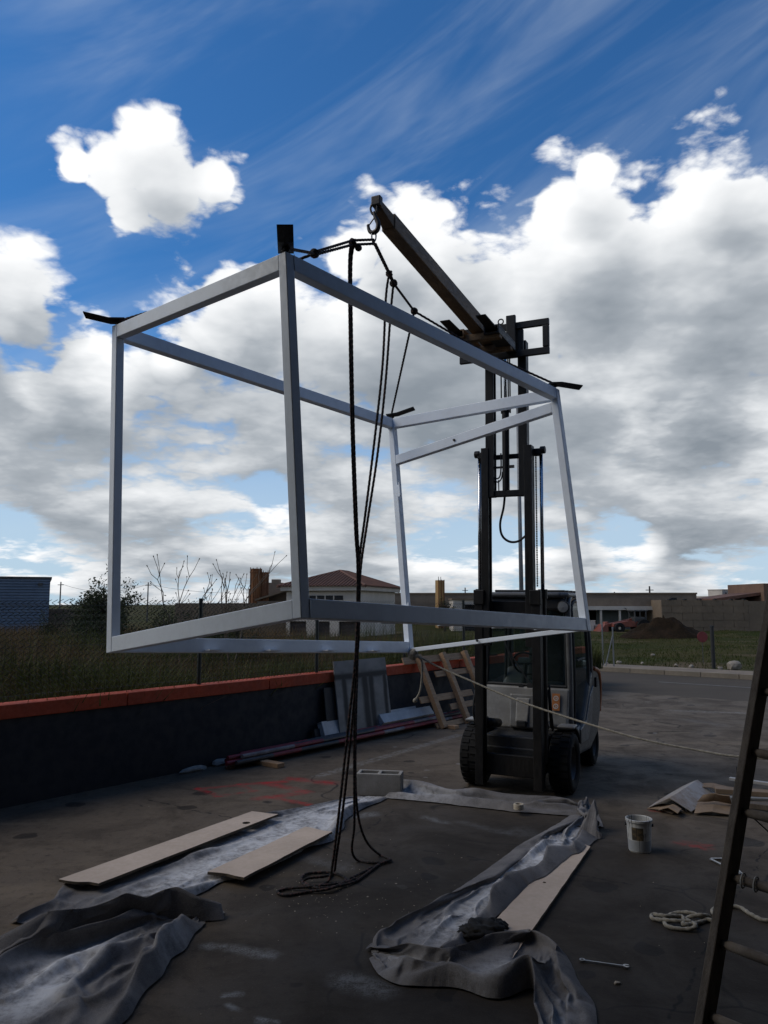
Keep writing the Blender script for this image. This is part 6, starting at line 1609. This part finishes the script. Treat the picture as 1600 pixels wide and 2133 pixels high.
# long white trays on the floor in front of it
def tray(label, a, b, hgt, dep, z, mat, tilt):
    a, b = Vector(a), Vector(b); L2 = (b - a).length; w = 0.008
    root = thing('metal_tray', label, 'tray', (a.x, a.y, z), math.atan2((b - a).y, (b - a).x), 'long trays lying along the wall'); root.rotation_euler = (tilt, 0, math.atan2((b - a).y, (b - a).x))
    m = MB(); m.box((L2 / 2, 0, hgt / 2), (L2, w, hgt)); m.build('face', mat, root, bevel=0.002)
    m = MB(); m.box((L2 / 2, dep / 2 + w / 2 + .001, hgt - w / 2), (L2 - 0.002, dep, w)); m.build('flange', mat, root, bevel=0.002)
    m = MB(); m.box((L2 / 2, dep / 2 + w / 2 + .001, w / 2), (L2 - 0.002, dep, w)); m.build('flange', mat, root, bevel=0.002)
    m = MB(); m.prism([(w, w * 2), (dep, w * 2), (dep, hgt - w * 2), (w, hgt - w * 2)], 0.0, 0.008, 'X'); m.build('end_plate', mat, root)
tray('larger white metal tray lying against the wall below the sprayed panel', wl(4.417, -0.24), wl(6.642, -0.24), 0.33, 0.09, 0.03, 'white_tray', R(-22))
tray('darker metal tray sticking out left behind the larger white tray', wl(4.308, -0.14), wl(6.286, -0.14), 0.24, 0.06, 0.012, 'dark_board', R(-14))
tray('smaller white tray with a slanted cut lying over the larger one', wl(5.604, -0.30), wl(6.921, -0.30), 0.15, 0.08, 0.20, 'white_tray', R(-40))

# wooden pallet leaning on the wall
g8 = wl(6.726, -0.60)
pal = thing('pallet', 'pale wooden pallet leaning on the wall beside the forklift', 'pallet', (g8[0], g8[1], 0.01), zr_); pal.rotation_euler = (R(-25), 0, zr_)
def plank(x0, x1, z0, z1, y, th, name): m = MB(); m.box(((x0 + x1) / 2, y, (z0 + z1) / 2), (x1 - x0, th, z1 - z0)); return m.build(name, 'pale_wood', pal, bevel=0.004)
for x in (0.0, 0.72, 1.40): plank(x, x + 0.105, 0, 1.26, 0.0, 0.085, 'stringer')
for z0, z1, x0, x1 in ((1.13, 1.25, -0.32, 1.6), (0.86, 0.96, 0.42, 1.66), (0.46, 0.57, -0.24, 1.3), (0.28, 0.38, 0.5, 1.58), (0.02, 0.11, -0.05, 1.5)): plank(x0, x1, z0, z1, 0.056, 0.025, 'slat')
# stones and rubble at the foot of the wall
for k, (g_, a_, b_, c_, lab) in enumerate((((-2.28, 9.54, 0), 0.22, 0.06, 0.05, 'long flat grey stone at the foot of the navy wall'), ((-2.026, 9.9, 0), 0.16, 0.07, 0.07, 'rounded grey stone beside the near end of the striped poles'), ((-1.885, 9.73, 0), 0.08, 0.06, 0.05, 'small reddish brick piece beside the striped poles'))):
    o = stone_mesh('rubble_stone', 60 + k, a_, b_, c_, 'concrete_block' if k < 2 else 'brick'); q = Vector((g_[0], g_[1], 0)); o.location = tuple(q + Vector((0, 0, c_ * 0.4))); o.rotation_euler = (0, 0, zr_); tag(o, lab, 'stone')

# ------------------------------------------------------------------ cardboard and timber at the right
def sheet_obj(label, pts, mat, bend=0.03, seed=0, z=0.01, name='cardboard_sheet', cat='cardboard', th=0.006):
    """bent cardboard: four corners (x, y, z)"""
    C = [Vector(p) for p in pts]; n = 9; V = []; F = []
    for i in range(n):
        for j in range(n):
            u, v = i / (n - 1), j / (n - 1); p = (C[0] * (1 - u) + C[1] * u) * (1 - v) + (C[3] * (1 - u) + C[2] * u) * v
            fold = abs(u - 0.5) * 2
            p = p + Vector((0, 0, bend * (1 - fold) + 0.012 * (float(vnoise(np.array([u * 3.0 + seed]), np.array([v * 3.0]), seed)[0]) - 0.3))); p.z = max(p.z, 0.004); V.append(tuple(p))
    for i in range(n - 1):
        for j in range(n - 1): a = i * n + j; F.append((a, a + n, a + n + 1, a + 1))
    m = MB(); m.add(V, F); o = m.build(name, mat, fix=True)
    so = o.modifiers.new('thickness', 'SOLIDIFY'); so.thickness = th; so.offset = 1
    return tag(o, label, cat, 'cardboard pieces heaped by the ladder')
sheet_obj('whitish paint dusted cardboard sheet at the left of the cardboard heap', [(2.596, 7.816, 0.02), (2.941, 7.641, 0.02), (3.413, 8.205, 0.05), (3.188, 8.518, 0.05)], 'cardboard_pale', 0.10, 3)
sheet_obj('brown cardboard flap lying flat in front of the heap', [(2.955, 7.607, 0.02), (3.272, 7.54, 0.02), (3.422, 7.837, 0.06), (3.121, 7.911, 0.06)], 'cardboard', 0.02, 5)
sheet_obj('brown cardboard side standing behind the flat flap', [(3.061, 7.797, 0.07), (3.383, 7.76, 0.07), (3.319, 7.649, 0.16), (3.13, 7.807, 0.14)], 'cardboard', 0.02, 8)
sheet_obj('thin brown cardboard strip on top of the heap', [(3.246, 8.3, 0.1), (3.454, 8.008, 0.12), (3.531, 8.125, 0.14), (3.316, 8.383, 0.12)], 'cardboard', 0.02, 11)
sheet_obj('pointed brown cardboard corner under the whitish sheet', [(2.581, 7.827, 0.008), (2.748, 7.619, 0.008), (2.87, 7.637, 0.03), (2.753, 7.884, 0.03)], 'cardboard', 0.012, 13)
sheet_obj('curled dark cardboard offcut at the left tip of the heap', [(2.653, 7.71, 0.02), (2.757, 7.492, 0.05), (2.845, 7.628, 0.05), (2.75, 7.812, 0.03)], 'cardboard', 0.03, 15)
def timber(label, a, b, w, h, mat):
    m = MB(); m.beam(Vector(a), Vector(b), w, h); return tag(m.build('plank', mat, bevel=0.004), label, 'plank', 'planks stacked behind the ladder')
timber('lowest dark plank of the stack behind the ladder', (3.336, 7.911, 0.06), (4.025, 7.52, 0.06), 0.16, 0.05, 'ladder_wood')
timber('brown plank in the middle of the stack behind the ladder', (3.358, 8.066, 0.13), (4.17, 7.773, 0.13), 0.14, 0.05, 'cardboard')
timber('thin white plank on top of the stack behind the ladder', (3.586, 8.241, 0.2), (4.169, 7.764, 0.2), 0.05, 0.03, 'white_tray')
timber('short upright dark plank at the back of the stack', (4.1, 9.173, 0.05), (3.936, 8.8, 0.191), 0.05, 0.03, 'dark_board')
timber('grey plank lying at the front of the stack behind the ladder', (3.41, 7.86, 0.1), (4.154, 7.748, 0.1), 0.06, 0.025, 'panel_grey')

# ------------------------------------------------------------------ step ladder at the right
R0, R1 = Vector((1.174, 3.02, 0.47)), Vector((1.626, 3.36, 1.709)); ld = (R1 - R0).normalized()
foot = R0 - ld * (R0.z / ld.z); apex = foot + ld * (2.35 / ld.z)
hor = Vector((ld.x, ld.y, 0)).normalized(); rd = Vector((hor.y, -hor.x, 0))          # across the ladder, to the right and nearer
lad = thing('step_ladder', 'weathered wooden step ladder cut by the right edge of the picture', 'ladder', tuple(foot))
nrm = ld.cross(rd).normalized()
for w in (0.0, 0.50):
    m = MB(); m.beam(rd * w, rd * w + (apex - foot), 0.034, 0.085, up=nrm); m.build('rail', 'ladder_wood', lad, bevel=0.005)
RUNG = [0.306, 0.551, 0.798, 1.037, 1.288, 1.531, 1.792, 2.05]
for k, dd in enumerate(RUNG):
    q = ld * dd
    m = MB(); m.tube([q - rd * -0.018, q + rd * 0.12, q + rd * 0.38, q + rd * 0.482], [0.017, 0.020, 0.020, 0.017], 8); m.build('rung', 'rung_wood', lad, smooth=True)
back = hor * ((apex - foot).dot(hor) * 2)
for w in (0.05, 0.45): m = MB(); m.beam(rd * w + back, rd * w + (apex - foot) - ld * 0.02, 0.03, 0.06, up=nrm); m.build('rear_leg', 'ladder_wood', lad, bevel=0.004)
m = MB(); m.beam(rd * 0.05 + back * 0.85 + Vector((0, 0, 0.35)), rd * 0.45 + back * 0.85 + Vector((0, 0, 0.35)), 0.03, 0.05); m.build('rear_brace', 'ladder_wood', lad)
m = MB(); m.tube([ld * 1.28 + rd * 0.05, ld * 1.28 + rd * 0.06 + back * 0.3 - Vector((0, 0, 0.42)), rd * 0.06 + back * 0.9 + Vector((0, 0, 0.45))], 0.0028, 5); m.build('stay_cord', 'rubber', lad)
for dx in (0.06, 0.11):
    q = ld * RUNG[3] + rd * dx; u = rd.cross(ld)
    m = MB(); m.tube([q + (ld * math.cos(a) + u * math.sin(a)) * 0.027 + rd * 0.004 * math.sin(a) for a in np.linspace(0, 2 * math.pi, 14, endpoint=False)], 0.0035, 5, closed=True); m.build('tied_cord', 'cord_white', lad, smooth=True)
